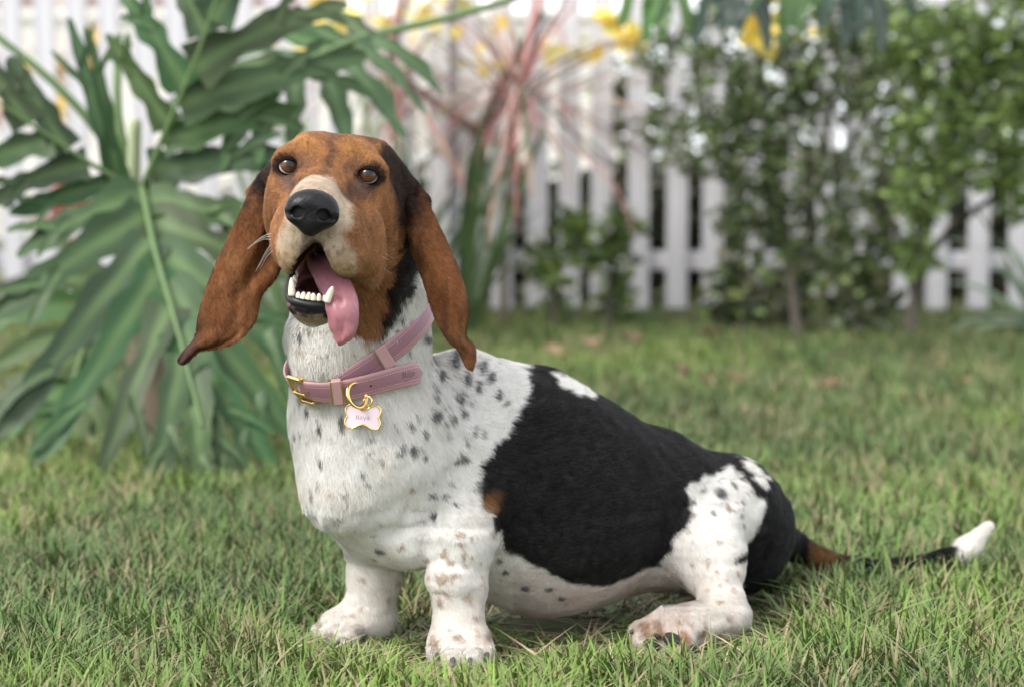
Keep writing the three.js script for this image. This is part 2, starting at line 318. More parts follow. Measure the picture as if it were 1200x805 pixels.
// ears: leathers lofted between their two edges, hanging from the skull
function ear(A, B, bulge, thick, seed) {
  const ca = curve(A.map((p) => at(...p))), cb = curve(B.map((p) => at(...p))), rows = [], R = 46, N = 22;
  for (let i = 0; i <= R; i++) {
    const t = i / R, a = ca.getPoint(t), b = cb.getPoint(t), w = b.clone().sub(a), down = ca.getTangent(clamp(t, 0.02, 0.98)).add(cb.getTangent(clamp(t, 0.02, 0.98))).normalize(), n = w.clone().cross(down).normalize();
    if (n.z < 0) n.negate();
    const topRow = [], bottom = [], len = w.length();
    for (let j = 0; j <= N; j++) {
      const u = j / N * 2 - 1, th = thick * (0.25 + 0.75 * Math.sqrt(Math.max(0, 1 - u ** 4))) * (t > 0.96 ? 0.6 : 1), wave = bulge(t, u) * Math.min(1, len / 0.05) + 0.0042 * noise(t * 5 + seed, u * 1.6, seed) + 0.0016 * noise(t * 13, u * 3, seed);
      const m = a.clone().lerp(b, j / N).addScaledVector(n, wave);
      topRow.push(m.clone().addScaledVector(n, th)); bottom.unshift(m.clone().addScaledVector(n, -th));
    }
    rows.push([...topRow, ...bottom]);
  }
  return sweep(rows, true, true);
}
const earLeft = ear(
  [[326, 182, 2.655], [306, 202, 2.645], [281, 250, 2.62], [258, 298, 2.61], [240, 342, 2.605], [232, 372, 2.60], [230, 388, 2.597], [227, 397, 2.595], [216, 409, 2.592], [208, 422, 2.59]],
  [[340, 205, 2.655], [336, 240, 2.645], [333, 285, 2.63], [325, 322, 2.615], [306, 348, 2.605], [300, 374, 2.60], [280, 398, 2.60], [252, 409, 2.597], [234, 411, 2.594], [216, 427, 2.592]],
  (t, u) => (0.012 * (1 - u * u) * (1 - t) - 0.012 * Math.exp(-(((u - 0.35) / 0.3) ** 2)) * smooth(0.05, 0.25, t) * (1 - smooth(0.35, 0.6, t)) + 0.006 * (1 - u * u) * t - 0.014 * smooth(0.3, 1, -u) * smooth(0.5, 0.9, t) + 0.008 * smooth(0.6, 1, u) * smooth(0.45, 0.7, t)), 0.0024, 3);
const earRight = ear(
  [[438, 200, 2.655], [452, 222, 2.645], [466, 258, 2.635], [484, 298, 2.615], [497, 335, 2.60], [509, 372, 2.59], [527, 401, 2.585], [537, 412, 2.59], [546, 430, 2.59]],
  [[452, 192, 2.67], [490, 219, 2.65], [511, 256, 2.625], [528, 295, 2.615], [543, 335, 2.605], [548, 368, 2.597], [547, 392, 2.59], [557, 410, 2.59], [555, 432, 2.59]],
  (t, u) => (0.018 * (1 - u * u) * (1 - 0.6 * t) + 0.010 * smooth(0.2, 0.9, u) * (1 - t) - 0.008 * Math.exp(-(((u + 0.1) / 0.25) ** 2)) * smooth(0.5, 0.8, t) - 0.009 * smooth(0.4, 1, u) * smooth(0.55, 0.8, t)), 0.0024, 8);

// ------------------------------------------------------------------ coat: which colour the dog has where
const nearD = (px) => 2.64 + (px - 540) * 0.00068;
const flat = (list, d) => list.map(([x, y]) => { const p = at(x, y, d ?? nearD(x)); return [p.x, p.y]; });
const SADDLE = flat([[618, 425], [616, 462], [603, 490], [580, 518], [561, 543], [554, 572], [562, 588], [578, 600], [573, 640], [604, 652], [645, 674], [690, 688], [735, 677], [772, 660], [788, 632], [810, 597], [803, 568], [825, 556], [851, 551], [866, 543], [866, 500], [760, 440], [690, 400]]);
const RUMP = flat([[850, 549], [868, 536], [960, 520], [1000, 720], [878, 712], [868, 690], [857, 657], [850, 641], [872, 630], [890, 606], [896, 582], [872, 564]]);
const STRIP = flat([[553, 398], [600, 405], [660, 420], [655, 444], [620, 432], [585, 416], [556, 406]], 2.76);
const NAPE = flat([[641, 433], [668, 440], [694, 458], [688, 461], [668, 453], [650, 445]], 2.83);
const BACKSPOT = flat([[862, 537], [872, 536], [897, 556], [890, 561], [874, 551]], 2.93);
const FACE = flat([[250, 100], [520, 100], [530, 330], [485, 290], [470, 330], [458, 368], [447, 392], [424, 399], [408, 392], [404, 372], [396, 350], [338, 338], [322, 325], [250, 320]], 2.57);
const STRIPE = flat([[498, 265], [492, 300], [486, 330], [472, 362], [452, 388], [440, 396], [452, 362], [458, 330], [464, 300], [472, 270]], 2.60);
const CHINLINE = -158;
const SPOTS = [];
{
  const black = [[507, 480, 6, 9], [478, 492, 3.5, 6], [495, 501, 4, 5], [483, 523, 6, 8], [526, 484, 4, 6], [539, 480, 5, 6], [535, 462, 7, 9], [562, 505, 3, 6], [552, 500, 3, 8], [543, 534, 5, 5], [535, 537, 4, 4], [506, 577, 5, 4], [522, 578, 5, 3], [533, 588, 5, 4], [508, 602, 5, 5], [447, 536, 3, 4], [424, 552, 3, 4], [401, 491, 5, 10], [359, 479, 4, 6], [372, 495, 3, 7], [345, 504, 3, 5], [375, 539, 3, 6], [444, 644, 7, 5], [579, 460, 4, 8], [518, 490, 3, 4], [497, 531, 3, 4], [528, 562, 4, 3], [353, 389, 4, 8], [545, 515, 3, 4], [590, 470, 3, 5], [570, 440, 5, 8], [556, 452, 5, 10],
    [524, 388, 5, 12], [512, 402, 6, 9], [528, 420, 6, 12], [500, 390, 7, 5], [541, 440, 5, 9], [515, 438, 4, 8], [508, 460, 3, 6], [560, 430, 5, 8], [480, 345, 3, 8], [472, 372, 3, 6], [466, 386, 3, 5], [842, 574, 9, 6], [822, 571, 5, 4], [858, 566, 5, 4], [812, 585, 3, 4], [835, 600, 3, 3], [868, 602, 3, 3], [592, 668, 6, 5], [612, 688, 6, 5], [640, 690, 5, 4], [655, 700, 5, 4], [585, 655, 5, 4]];
  const brown = [[539, 634, 7, 4], [538, 624, 6, 4], [528, 656, 6, 5], [521, 646, 5, 7], [518, 675, 10, 8], [533, 671, 7, 4], [546, 662, 4, 4], [484, 570, 5, 4], [386, 575, 5, 3], [398, 604, 4, 3], [552, 650, 3, 3], [545, 700, 4, 3], [516, 706, 4, 4], [424, 677, 7, 4], [413, 719, 5, 3], [556, 722, 5, 4], [436, 655, 5, 4], [455, 700, 4, 4], [470, 640, 5, 4], [500, 655, 5, 4], [510, 752, 6, 8], [570, 745, 6, 8], [374, 728, 6, 5], [535, 745, 6, 4], [372, 452, 8, 4], [352, 405, 10, 3], [430, 395, 9, 7],
    [830, 690, 4, 3], [843, 704, 6, 3], [858, 690, 5, 3], [812, 660, 4, 3], [855, 722, 6, 6], [826, 735, 4, 10], [810, 731, 4, 9], [765, 744, 20, 9], [801, 751, 9, 12], [822, 742, 5, 9], [795, 728, 6, 5], [770, 735, 10, 6], [752, 737, 9, 7], [775, 745, 9, 7], [800, 745, 8, 9], [840, 668, 4, 2], [797, 680, 3, 3]];
  for (const [kind, list] of [[0, black], [1, brown]]) for (const [x, y, rx, ry] of list) { const p = cast(x, y); if (p) SPOTS.push({ p, rx: rx * 0.00094, ry: ry * 0.00094, kind }); }
}
const TAN = [0.325, 0.152, 0.068], TAN2 = [0.215, 0.090, 0.037], EAR = [0.165, 0.062, 0.024], BLACK = [0.0052, 0.0050, 0.0062], WHITE = [0.87, 0.85, 0.815], CREAM = [0.64, 0.53, 0.42], BROWN = [0.34, 0.19, 0.105], PINK = [0.50, 0.33, 0.29];
const mouthDepth = (q) => {  // >0 inside the mouth (mm, head frame)
  const a = Math.hypot((q[0] - 3) / 23, (q[1] + 114) / 42, (q[2] - 58) / 42), b = Math.hypot((q[0] - 8) / 24, (q[1] + 110) / 28, (q[2] - 20) / 52), c = Math.hypot((q[0] - JX) / 21, (q[1] + 123) / 17, (q[2] - 28) / 36);
  const e = Math.hypot((q[0] - 14) / 18.5, (q[1] + 106) / 26.5, (q[2] - 32) / 33.5);
  const f = Math.hypot((q[0] - 2) / 23.5, (q[1] + 118) / 21.5, (q[2] - 16) / 47.5);
  return 1 - Math.min(a, b, c, e, f);
};
function coat(x, y, z, where, out) {     // where: 0 body, 1 left ear, 2 right ear
  const w1 = noise(x * 90, y * 90, z * 90), w2 = noise(x * 260, y * 260, z * 260), w3 = noise(x * 28, y * 28, z * 28);
  const lerp = (c, t) => { out[0] = mix(out[0], c[0], t); out[1] = mix(out[1], c[1], t); out[2] = mix(out[2], c[2], t); };
  const set = (c) => { out[0] = c[0]; out[1] = c[1]; out[2] = c[2]; };
  const q = toHead(x, y, z);
  if (where) {
    set(EAR); lerp(TAN, 0.12 + 0.12 * w3);
    const up = smooth(-85, -20, q[1] + 10 * w1 + 6 * w2);
    lerp(BLACK, up * (where === 1 ? 0.95 : 0.93 * smooth(122, 88, q[0] + 6 * w1)));
    const tip = smooth(-135, -225, q[1]); lerp([0.12, 0.055, 0.03], tip * (0.35 + 0.3 * w1));
    if (where === 1) lerp([0.055, 0.035, 0.04], smooth(-128, -150, q[0] + 0.2 * (q[1] + 140)) * smooth(-95, -150, q[1]) * 0.8);
    else lerp([0.08, 0.045, 0.04], smooth(0.15, 0.6, noise(x * 120, y * 60, z * 120)) * smooth(-110, -190, q[1]) * 0.6);
    lerp(TAN, 0.42 * smooth(0.0, 0.7, noise(x * 150, y * 22, z * 90 + 5)) * (1 - up)); lerp([0.07, 0.032, 0.018], 0.5 * smooth(0.1, 0.7, noise(x * 110 + 4, y * 16, z * 80)) * (1 - up));
    return out;
  }
  const dz = z > -2.75, dFace = inside(FACE, x, y) * 1000 + w1 * 4 + w2 * 2;
  const isHead = q[1] > -175 && q[2] > -150 && x < 0.0 && dz;
  set(WHITE);
  if (isHead && dFace < 4) {
    set(TAN); lerp(TAN2, clamp(0.35 + 0.4 * w3 + smooth(-20, -110, q[2]) * 0.35, 0, 0.9));
    lerp([0.46, 0.22, 0.08], Math.exp(-(((Math.abs(q[0]) - 30) / 18) ** 2) - ((q[1] - 22) / 12) ** 2) * 0.6);         // lighter brows
    lerp(BLACK, 0.75 * smooth(24, 42, q[1]) * smooth(-12, -60, q[2]) * smooth(0, 18, Math.abs(q[0]) - 6 * w1));
    lerp([0.07, 0.045, 0.04], 0.62 * Math.exp(-((q[0] / (5 + 2 * w1)) ** 2)) * smooth(-12, 4, q[1]));                    // midline
    lerp(BLACK, 0.93 * smooth(47, 57, q[0] + 3 * w1 + 0.12 * q[1]) * smooth(-75, -45, q[1]) * smooth(-22, -42, q[2]) );   // black in front of the ears
    lerp(BLACK, 0.88 * smooth(-51, -60, q[0] + 3 * w1) * smooth(-50, -20, q[1]) * smooth(-30, -48, q[2]));
    for (const s of [-1, 1]) {
      const ex = q[0] - s * 43, ey = q[1] + 3, r = Math.hypot(ex / 1.15, ey * 1.05), r2 = Math.hypot((q[0] - s * 36) / 1.2, (q[1] + 20) / 1.0), r3 = Math.hypot(q[0] - s * 25, q[1] - 3);
      lerp([0.018, 0.014, 0.015], 0.95 * smooth(15.2, 11, r + 2 * w1 + (ey > 0 ? 1.5 : 0))); lerp([0.11, 0.075, 0.07], 0.7 * smooth(15, 5, r2 + 3 * w1)); lerp([0.10, 0.06, 0.05], 0.5 * smooth(13, 5, r3 + 2 * w1));
    }
    const blaze = smooth(52, 66, q[2] + 0.10 * (-q[1] - 40) + 5 * w1 - 0.35 * Math.max(0, Math.abs(q[0]) - 18)) * smooth(13, 0, Math.abs(q[0] - 3) - 25 - 12 * smooth(-55, -95, q[1]) + 4 * w1);
    set(out); lerp(CREAM, blaze); lerp([0.45, 0.29, 0.165], blaze * (0.25 + 0.75 * smooth(-68, -100, q[1] + 5 * w1)) * 0.9);
    lerp([0.22, 0.14, 0.085], blaze * 0.55 * smooth(0.30, 0.62, noise(x * 210, y * 170, z * 210) + 0.35 * w1) * smooth(-52, -70, q[1]));
    lerp([0.11, 0.085, 0.08], 0.7 * Math.exp(-(((q[0] - 2) / 12) ** 2) - ((q[1] + 80) / 13) ** 2) * smooth(50, 70, q[2]));     // grey below the nose
    lerp([0.15, 0.09, 0.05], 0.45 * smooth(-98, -110, q[1]) * smooth(20, 40, q[2]));
    lerp([0.12, 0.055, 0.025], 0.5 * smooth(0.25, 0.7, noise(x * 40 + 7, y * 25, z * 40)) * smooth(-60, -140, q[1]) * smooth(30, 60, q[0]));
    lerp(WHITE, smooth(-4, 4, dFace));
  }
  if (isHead && q[1] < -123 && q[2] > -8 && q[0] > -30 && q[0] < 36) {                                          // lower jaw
    const lip = smooth(-152, -148, q[1] + w2 * 2) * smooth(20, 34, q[2]); set(WHITE); lerp([0.40, 0.31, 0.22], smooth(-165, -155, q[1] + 3 * w1) * smooth(-5, 10, q[2])); lerp([0.020 + 0.012 * w1, 0.017 + 0.008 * w2, 0.021], lip); lerp([0.34, 0.20, 0.19], 0.5 * lip * smooth(0.25, 0.6, w1 + 0.5 * w2));
  }
  if (x < 0.02 && dz) { const s = inside(STRIPE, x, y) * 1000 + w1 * 5 + w2 * 3; lerp(BLACK, smooth(3, -3, s) * 0.97); }
  const md = mouthDepth(q);
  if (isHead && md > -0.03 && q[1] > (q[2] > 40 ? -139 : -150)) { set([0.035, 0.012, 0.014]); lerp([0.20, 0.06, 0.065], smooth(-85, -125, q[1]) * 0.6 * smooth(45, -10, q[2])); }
  const sad = (smooth(3, -3, inside(SADDLE, x, y) * 1000 + w1 * 3.5 + w2 * 2 + w3 * 3)), rmp = smooth(3, -3, inside(RUMP, x, y) * 1000 + w1 * 4 + w2 * 3), foot = y < 0.075 && x > 0.1 && x < 0.32 && z > -2.84;
  const leg = y < 0.13 && x < -0.01 && z > -2.8;
  if (!leg) {
    if (x > -0.06) lerp(BLACK, Math.max(sad, foot ? 0 : rmp) * 0.985);
    lerp(BLACK, smooth(2, -3, inside(STRIP, x, y) * 1000 + w1 * 5) * smooth(-2.7, -2.76, z) * 0.95);
    lerp(WHITE, smooth(2, -2, inside(NAPE, x, y) * 1000 + w1 * 2 + w2 * 2)); lerp(WHITE, smooth(2, -2, inside(BACKSPOT, x, y) * 1000 + w1 * 3 + w2 * 2));
    if (y < 0.16 && sad < 0.5 && x > 0 && x < 0.2) lerp(PINK, smooth(0.10, 0.03, y) * (0.45 + 0.4 * w3));
    if (x > 0.36) { set(BLACK); lerp([0.27, 0.12, 0.045], smooth(0.345, 0.385, x) * smooth(0.44, 0.385, x) * 0.6 * smooth(0.08, 0.035, y + 0.01 * w1)); lerp(WHITE, smooth(0.572, 0.585, x + 0.006 * w1)); if (rmp > 0.5 && x < 0.37) set(BLACK); }
    const e = Math.hypot((x + 0.027) / 0.9, y - 0.166) * 1000; if (e < 30 && z > -2.72) lerp(TAN, smooth(17, 3, e + 5 * w1) * 0.85);
  }
  if (isHead && Math.hypot(q[0], (q[1] + 42) * 1.1, (q[2] - 104) * 0.9) < 25) set([0.012, 0.011, 0.012]);
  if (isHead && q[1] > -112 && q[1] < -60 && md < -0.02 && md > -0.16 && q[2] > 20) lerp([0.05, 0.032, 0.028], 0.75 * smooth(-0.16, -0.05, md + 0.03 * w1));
  for (const s of SPOTS) {
    const dx = (x - s.p.x) / s.rx, dy = (y - s.p.y) / s.ry, dd = (z - s.p.z) / (s.rx + s.ry); if (dx * dx > 4 || dy * dy > 4 || dd * dd > 6) continue;
    const r = Math.sqrt(dx * dx + dy * dy) * 1.12 + 0.22 * w1 + 0.25 * w2; lerp(s.kind ? BROWN : [0.05, 0.05, 0.06], smooth(1.25, 0.6, r) * (s.kind ? 0.7 : 0.88));
  }
  if (out[0] > 0.5 && !(isHead && q[1] > -150 && q[2] > 0)) {
    const t = noise(x * 150 + 3, y * 110, z * 150), t2 = noise(x * 60, y * 45, z * 60 + 4);
    lerp(y > 0.15 ? [0.10, 0.10, 0.115] : BROWN, smooth(0.62, 0.78, t + 0.25 * t2) * 0.7);
    lerp([0.74, 0.66, 0.57], smooth(0, 0.8, w3) * 0.35); lerp([0.70, 0.56, 0.46], smooth(0.12, 0.03, y) * 0.25);
  }
  return out;
}
function painted(g, where) {
  const p = g.attributes.position, col = new Float32Array(p.count * 3), o = [0, 0, 0];
  for (let i = 0; i < p.count; i++) { coat(p.getX(i), p.getY(i), p.getZ(i), where, o); col.set(o, i * 3); }
  g.setAttribute('color', new THREE.BufferAttribute(col, 3)); g.deleteAttribute('uv'); return g;
}
painted(bodyGeo, 0); painted(earLeft, 1); painted(earRight, 2);
const DOG = V(0.06, 0, -2.8);
const dog = top(new THREE.Group(), 'basset_hound', 'tricolour basset hound sitting on the grass with its tongue hanging out', 'dog');
dog.position.copy(DOG);
const own = (g) => { g.translate(-DOG.x, -DOG.y, -DOG.z); return g; };
const skinGeos = [bodyGeo, earLeft, earRight];
const skin = mergeGeometries(skinGeos.map((g) => own(g.clone())));
part(dog, 'body', skin, phys(0xffffff, 0.65, { vertexColors: true, specularIntensity: 0.12 }));

// fur: short hairs combed along the body, coloured by the coat
{
  const r = rng(77), hair = [], hi = [], hn = [];
  for (let k = 0; k < 5; k++) {
    const ox = (r() - 0.5) * 2.6, oz = (r() - 0.5) * 0.5, yaw = (r() - 0.5) * 0.3, L = 0.75 + 0.4 * r(), lift = 0.10 + 0.16 * r(), wd = 0.17 + 0.10 * r(), base = hair.length / 3;
    for (const [t, w] of [[0, 1], [0.55, 0.75], [1, 0]]) {
      const zz = oz + t * L, yy = lift * t * (1.1 - 0.45 * t) * L * 1.3, xx = ox + yaw * t * 1.6;
      if (w) { hair.push(xx - w * wd, yy, zz, xx + w * wd, yy, zz); hn.push(-0.35, 0.93, -0.1, 0.35, 0.93, -0.1); } else { hair.push(xx, yy, zz); hn.push(0, 1, 0); }
    }
    hi.push(base, base + 2, base + 1, base + 1, base + 2, base + 3, base + 2, base + 4, base + 3);
  }
  const tuft = geo(hair, hi, { nrm: hn });
  const tris = [], cum = []; let total = 0;
  const a = V(0, 0, 0), b = V(0, 0, 0), c = V(0, 0, 0), n = V(0, 0, 0), eye = V(0, EYE, 0), view = V(0, 0, 0);
  skinGeos.forEach((g, w) => {
    const p = g.attributes.position, ix = g.index.array;
    for (let i = 0; i < ix.length; i += 3) {
      a.fromBufferAttribute(p, ix[i]); b.fromBufferAttribute(p, ix[i + 1]); c.fromBufferAttribute(p, ix[i + 2]);
      n.copy(b).sub(a).cross(view.copy(c).sub(a)); const area = n.length() / 2; if (area < 1e-12) continue;
      n.normalize(); view.copy(eye).sub(a).normalize(); const f = n.dot(view);
      total += area * (f < -0.35 ? 0.12 : 1) * (w ? 1.1 : a.y > 0.4 ? 1.25 : 1); cum.push(total); tris.push(w, i);
    }
  });
  const COUNT = 570000, mesh = new THREE.InstancedMesh(tuft, phys(0xffffff, 0.55, { specularIntensity: 0.13 }), COUNT), M = new THREE.Matrix4(), o = [0, 0, 0], t = V(0, 0, 0), bi = V(0, 0, 0), p = V(0, 0, 0), col = new THREE.Color(), NOSE = H(0, -40, 112), noseBack = H(0, -10, 20);
  let made = 0, tries = 0;
  while (made < COUNT && tries++ < COUNT * 1.6) {
    const at_ = r() * total; let lo = 0, hi_ = cum.length - 1; while (lo < hi_) { const m = (lo + hi_) >> 1; cum[m] < at_ ? lo = m + 1 : hi_ = m; }
    const w = tris[lo * 2], i = tris[lo * 2 + 1], g = skinGeos[w], ix = g.index.array, P = g.attributes.position, N = g.attributes.normal;
    let u = r(), v = r(); if (u + v > 1) { u = 1 - u; v = 1 - v; }
    a.fromBufferAttribute(P, ix[i]); b.fromBufferAttribute(P, ix[i + 1]); c.fromBufferAttribute(P, ix[i + 2]);
    p.copy(a).multiplyScalar(1 - u - v).addScaledVector(b, u).addScaledVector(c, v);
    a.fromBufferAttribute(N, ix[i]); b.fromBufferAttribute(N, ix[i + 1]); c.fromBufferAttribute(N, ix[i + 2]);
    n.copy(a).multiplyScalar(1 - u - v).addScaledVector(b, u).addScaledVector(c, v).normalize();
    const q = toHead(p.x, p.y, p.z), where = w === 1 || w === 3 ? 1 : w ? 2 : 0;
    let L = 0.010;
    if (where) L = 0.0046;
    else if (q[1] > -178 && q[2] > -120 && p.x < -0.03) {
      if (q[1] > -150 && mouthDepth(q) > -0.06) continue;
      if (q[1] > -146 && q[1] < -118 && q[2] > 8 && Math.abs(q[0] - JX) < 30) continue;
      if (Math.hypot(q[0], (q[1] + 42) * 1.1, (q[2] - 108) * 0.8) < 25) continue;
      if (Math.min(Math.hypot(q[0] - 43, (q[1] + 1) * 1.25), Math.hypot(q[0] + 43, (q[1] + 1) * 1.25)) < 10.5 && q[2] > -30) continue;
      L = mix(0.0048, 0.0085, smooth(30, -70, q[2])) ; if (q[1] < -120) L = mix(L, 0.012, smooth(-150, -175, q[1]));
    } else if (p.y > 0.24 && p.x < -0.05) L = 0.0135; else if (p.y < 0.14) L = 0.0068;
    // comb direction
    if (where) t.set(where === 1 ? -0.35 : 0.3, -1, 0);
    else if (q[1] > -120 && q[2] > -110 && p.x < -0.05) { t.copy(p).sub(NOSE); t.addScaledVector(hU, -0.02 * smooth(-30, -80, q[1])); }
    else if (p.y < 0.15 && p.x < 0) t.set(0.05, -1, 0);
    else if (p.y < 0.16 && p.x > 0.17 && p.x < 0.36 && p.z > -2.9) t.set(0.25, -1, 0.2);
    else { const bodyness = smooth(-0.12, 0.06, p.x); t.set(mix(0.12, 0.9, bodyness), mix(-1, -0.32, bodyness), mix(0.05, -0.6, bodyness)); if (p.x > 0.36) t.set(1, -0.1, -0.2); }
    t.x += 0.26 * noise(p.x * 35, p.y * 35, p.z * 35) + 0.14 * noise(p.x * 120, p.y * 120, p.z * 120); t.y += 0.2 * noise(p.x * 35 + 9, p.y * 35, p.z * 35);
    if (where === 0 && L < 0.009 && q[1] > -120) { t.normalize(); t.x += 0.12 * (r() - 0.5); }
    t.addScaledVector(n, -t.dot(n)).normalize(); bi.copy(n).cross(t);
    L *= 0.75 + 0.5 * r();
    { const j = where || L < 0.006 ? 0.0016 : 0.0028, j1 = (r() + r() - 1) * j, j2 = (r() + r() - 1) * j; coat(p.x + bi.x * j1 + t.x * j2, p.y + bi.y * j1 + t.y * j2, p.z + bi.z * j1 + t.z * j2, where, o); }
    const dark = o[0] < 0.06, k = (dark ? 0.5 + 1.6 * r() ** 2 : o[0] < 0.5 ? 0.58 + 0.72 * r() : 0.84 + 0.26 * r());
    const clump = noise(p.x * 330, p.y * 150, p.z * 330) * 0.65 + noise(p.x * 120, p.y * 60, p.z * 120) * 0.5, kk = k * (1 + clump * (dark ? 0.5 : where ? 0.2 : o[0] < 0.5 ? 0.32 : 0.075));
    const W = 0.00105 * (0.8 + 0.4 * r());
    M.set(bi.x * W, n.x * L, t.x * L, p.x - DOG.x, bi.y * W, n.y * L, t.y * L, p.y - DOG.y, bi.z * W, n.z * L, t.z * L, p.z - DOG.z, 0, 0, 0, 1);
    mesh.setMatrixAt(made, M); mesh.setColorAt(made, col.setRGB(Math.min(o[0] * kk, 0.92), Math.min(o[1] * kk, 0.92), Math.min(o[2] * kk, 0.92))); made++;
  }
  mesh.count = made; mesh.name = 'fur'; mesh.userData.kind = 'stuff'; dog.add(mesh);
}
// nose
{
  const keep = prims.splice(0);
  he(0, -32, 103, 22, 14, 16, 10); he(-14, -41, 105, 14, 15, 14, 8); he(14, -41, 105, 14, 15, 14, 8); he(0, -53, 105, 12, 13, 12, 10);
  hc([-12, -44, 126], [-15, -40, 104], 5.6, 5.4, 3, true); hc([12, -44, 126], [15, -40, 104], 5.6, 5.4, 3, true);
  hc([-15, -48, 124], [-27, -45, 110], 3.0, 2.2, 4, true); hc([15, -48, 124], [27, -45, 110], 3.0, 2.2, 4, true);
  hc([0, -46, 125], [0, -70, 118], 1.3, 1.6, 2, true);
  const list = prims.splice(0), c = H(0, -42, 106); prims.push(...keep);
  const g = surface(list, [c.x - 0.04, c.y - 0.04, c.z - 0.04], [c.x + 0.04, c.y + 0.04, c.z + 0.04], 0.0011);
  const P = g.attributes.position, col = [];
  for (let i = 0; i < P.count; i++) { const q = toHead(P.getX(i), P.getY(i), P.getZ(i)), hole = Math.min(Math.hypot(q[0] - 15, q[1] + 43, (q[2] - 112) * 0.5), Math.hypot(q[0] + 15, q[1] + 43, (q[2] - 112) * 0.5)), s = 0.12 + 0.88 * smooth(5.5, 8.5, hole), k = (1 + 0.15 * noise(q[0] * 0.8, q[1] * 0.8, q[2] * 0.8)) * s; col.push(0.008 * k, 0.0078 * k, 0.0095 * k); }
  { const Nn = g.attributes.normal; for (let i = 0; i < P.count; i++) { const x = P.getX(i), y = P.getY(i), z = P.getZ(i), f = 0.00022 * noise(x * 520, y * 520, z * 520) + 0.00012 * noise(x * 1100, y * 1100, z * 1100); P.setXYZ(i, x + Nn.getX(i) * f, y + Nn.getY(i) * f, z + Nn.getZ(i) * f); } g.computeVertexNormals(); }
  g.setAttribute('color', new THREE.Float32BufferAttribute(col, 3));
  part(dog, 'nose', own(g), phys(0xffffff, 0.45, { vertexColors: true, specularIntensity: 0.3, clearcoat: 0.12, clearcoatRoughness: 0.15 }));
}
// eyes
for (const s of [-1, 1]) {
  const c = H(s * 42.5, -2.5, -12), g = new THREE.SphereGeometry(0.0122, 48, 36), look = V(0.03, 0.33, 1).normalize(), P = g.attributes.position, col = [];
  look.addScaledVector(hR, s < 0 ? 0.10 : -0.02).normalize();
  for (let i = 0; i < P.count; i++) {
    const d = V(P.getX(i), P.getY(i), P.getZ(i)).normalize(), ang = Math.acos(clamp(d.dot(look), -1, 1)) * 180 / Math.PI, n = noise(d.x * 14, d.y * 14, d.z * 14);
    let k = [0.62, 0.55, 0.52]; const put = (q, t) => { k = k.map((v, j) => mix(v, q[j], t)); };
    put([0.03, 0.015, 0.012], smooth(60, 54, ang)); put([0.085 + 0.03 * n, 0.033 + 0.010 * n, 0.013], smooth(53, 47, ang)); put([0.06, 0.022, 0.011], smooth(38, 28, ang) * 0.6); put([0.004, 0.004, 0.004], smooth(25, 21, ang)); put([0.35, 0.16, 0.15], smooth(72, 84, ang));
    col.push(...k);
  }
  g.setAttribute('color', new THREE.Float32BufferAttribute(col, 3)); g.translate(c.x, c.y, c.z);
  part(dog, 'eye', own(g), phys(0xffffff, 0.25, { vertexColors: true, clearcoat: 0.45, clearcoatRoughness: 0.015, specularIntensity: 0.4 }));
  const rim = [];
  for (let i = 0; i < 48; i++) {
    const a = i / 48 * Math.PI * 2, up = Math.sin(a), wide = up > 0 ? mix(3.8, 5.4, up) : mix(3.8, 2.8, -up), row = [];
    for (let j = 0; j < 10; j++) {
      const b = j / 10 * Math.PI * 2, o = (Math.cos(b) * 0.5 + 0.5) * wide - 0.6, f = Math.sin(b) * (up > 0 ? 1.2 : 0.8) + 0.5, px = Math.cos(a) * (10.9 + o), py = up * ((up > 0 ? 8.0 : 8.0) + o) - 0.4, R = 12.6 + f;
      row.push(H(s * 42.5 + px, -2.5 + py, Math.sqrt(Math.max(1, R * R - px * px - py * py)) - 12));
    }
    rim.push(row);
  }
  rim.push(rim[0].map((p) => p.clone()));
  part(dog, 'eyelid', own(sweep(rim, true, false)), phys(C(0.009, 0.007, 0.007), 1, { specularIntensity: 0.1 }));
}
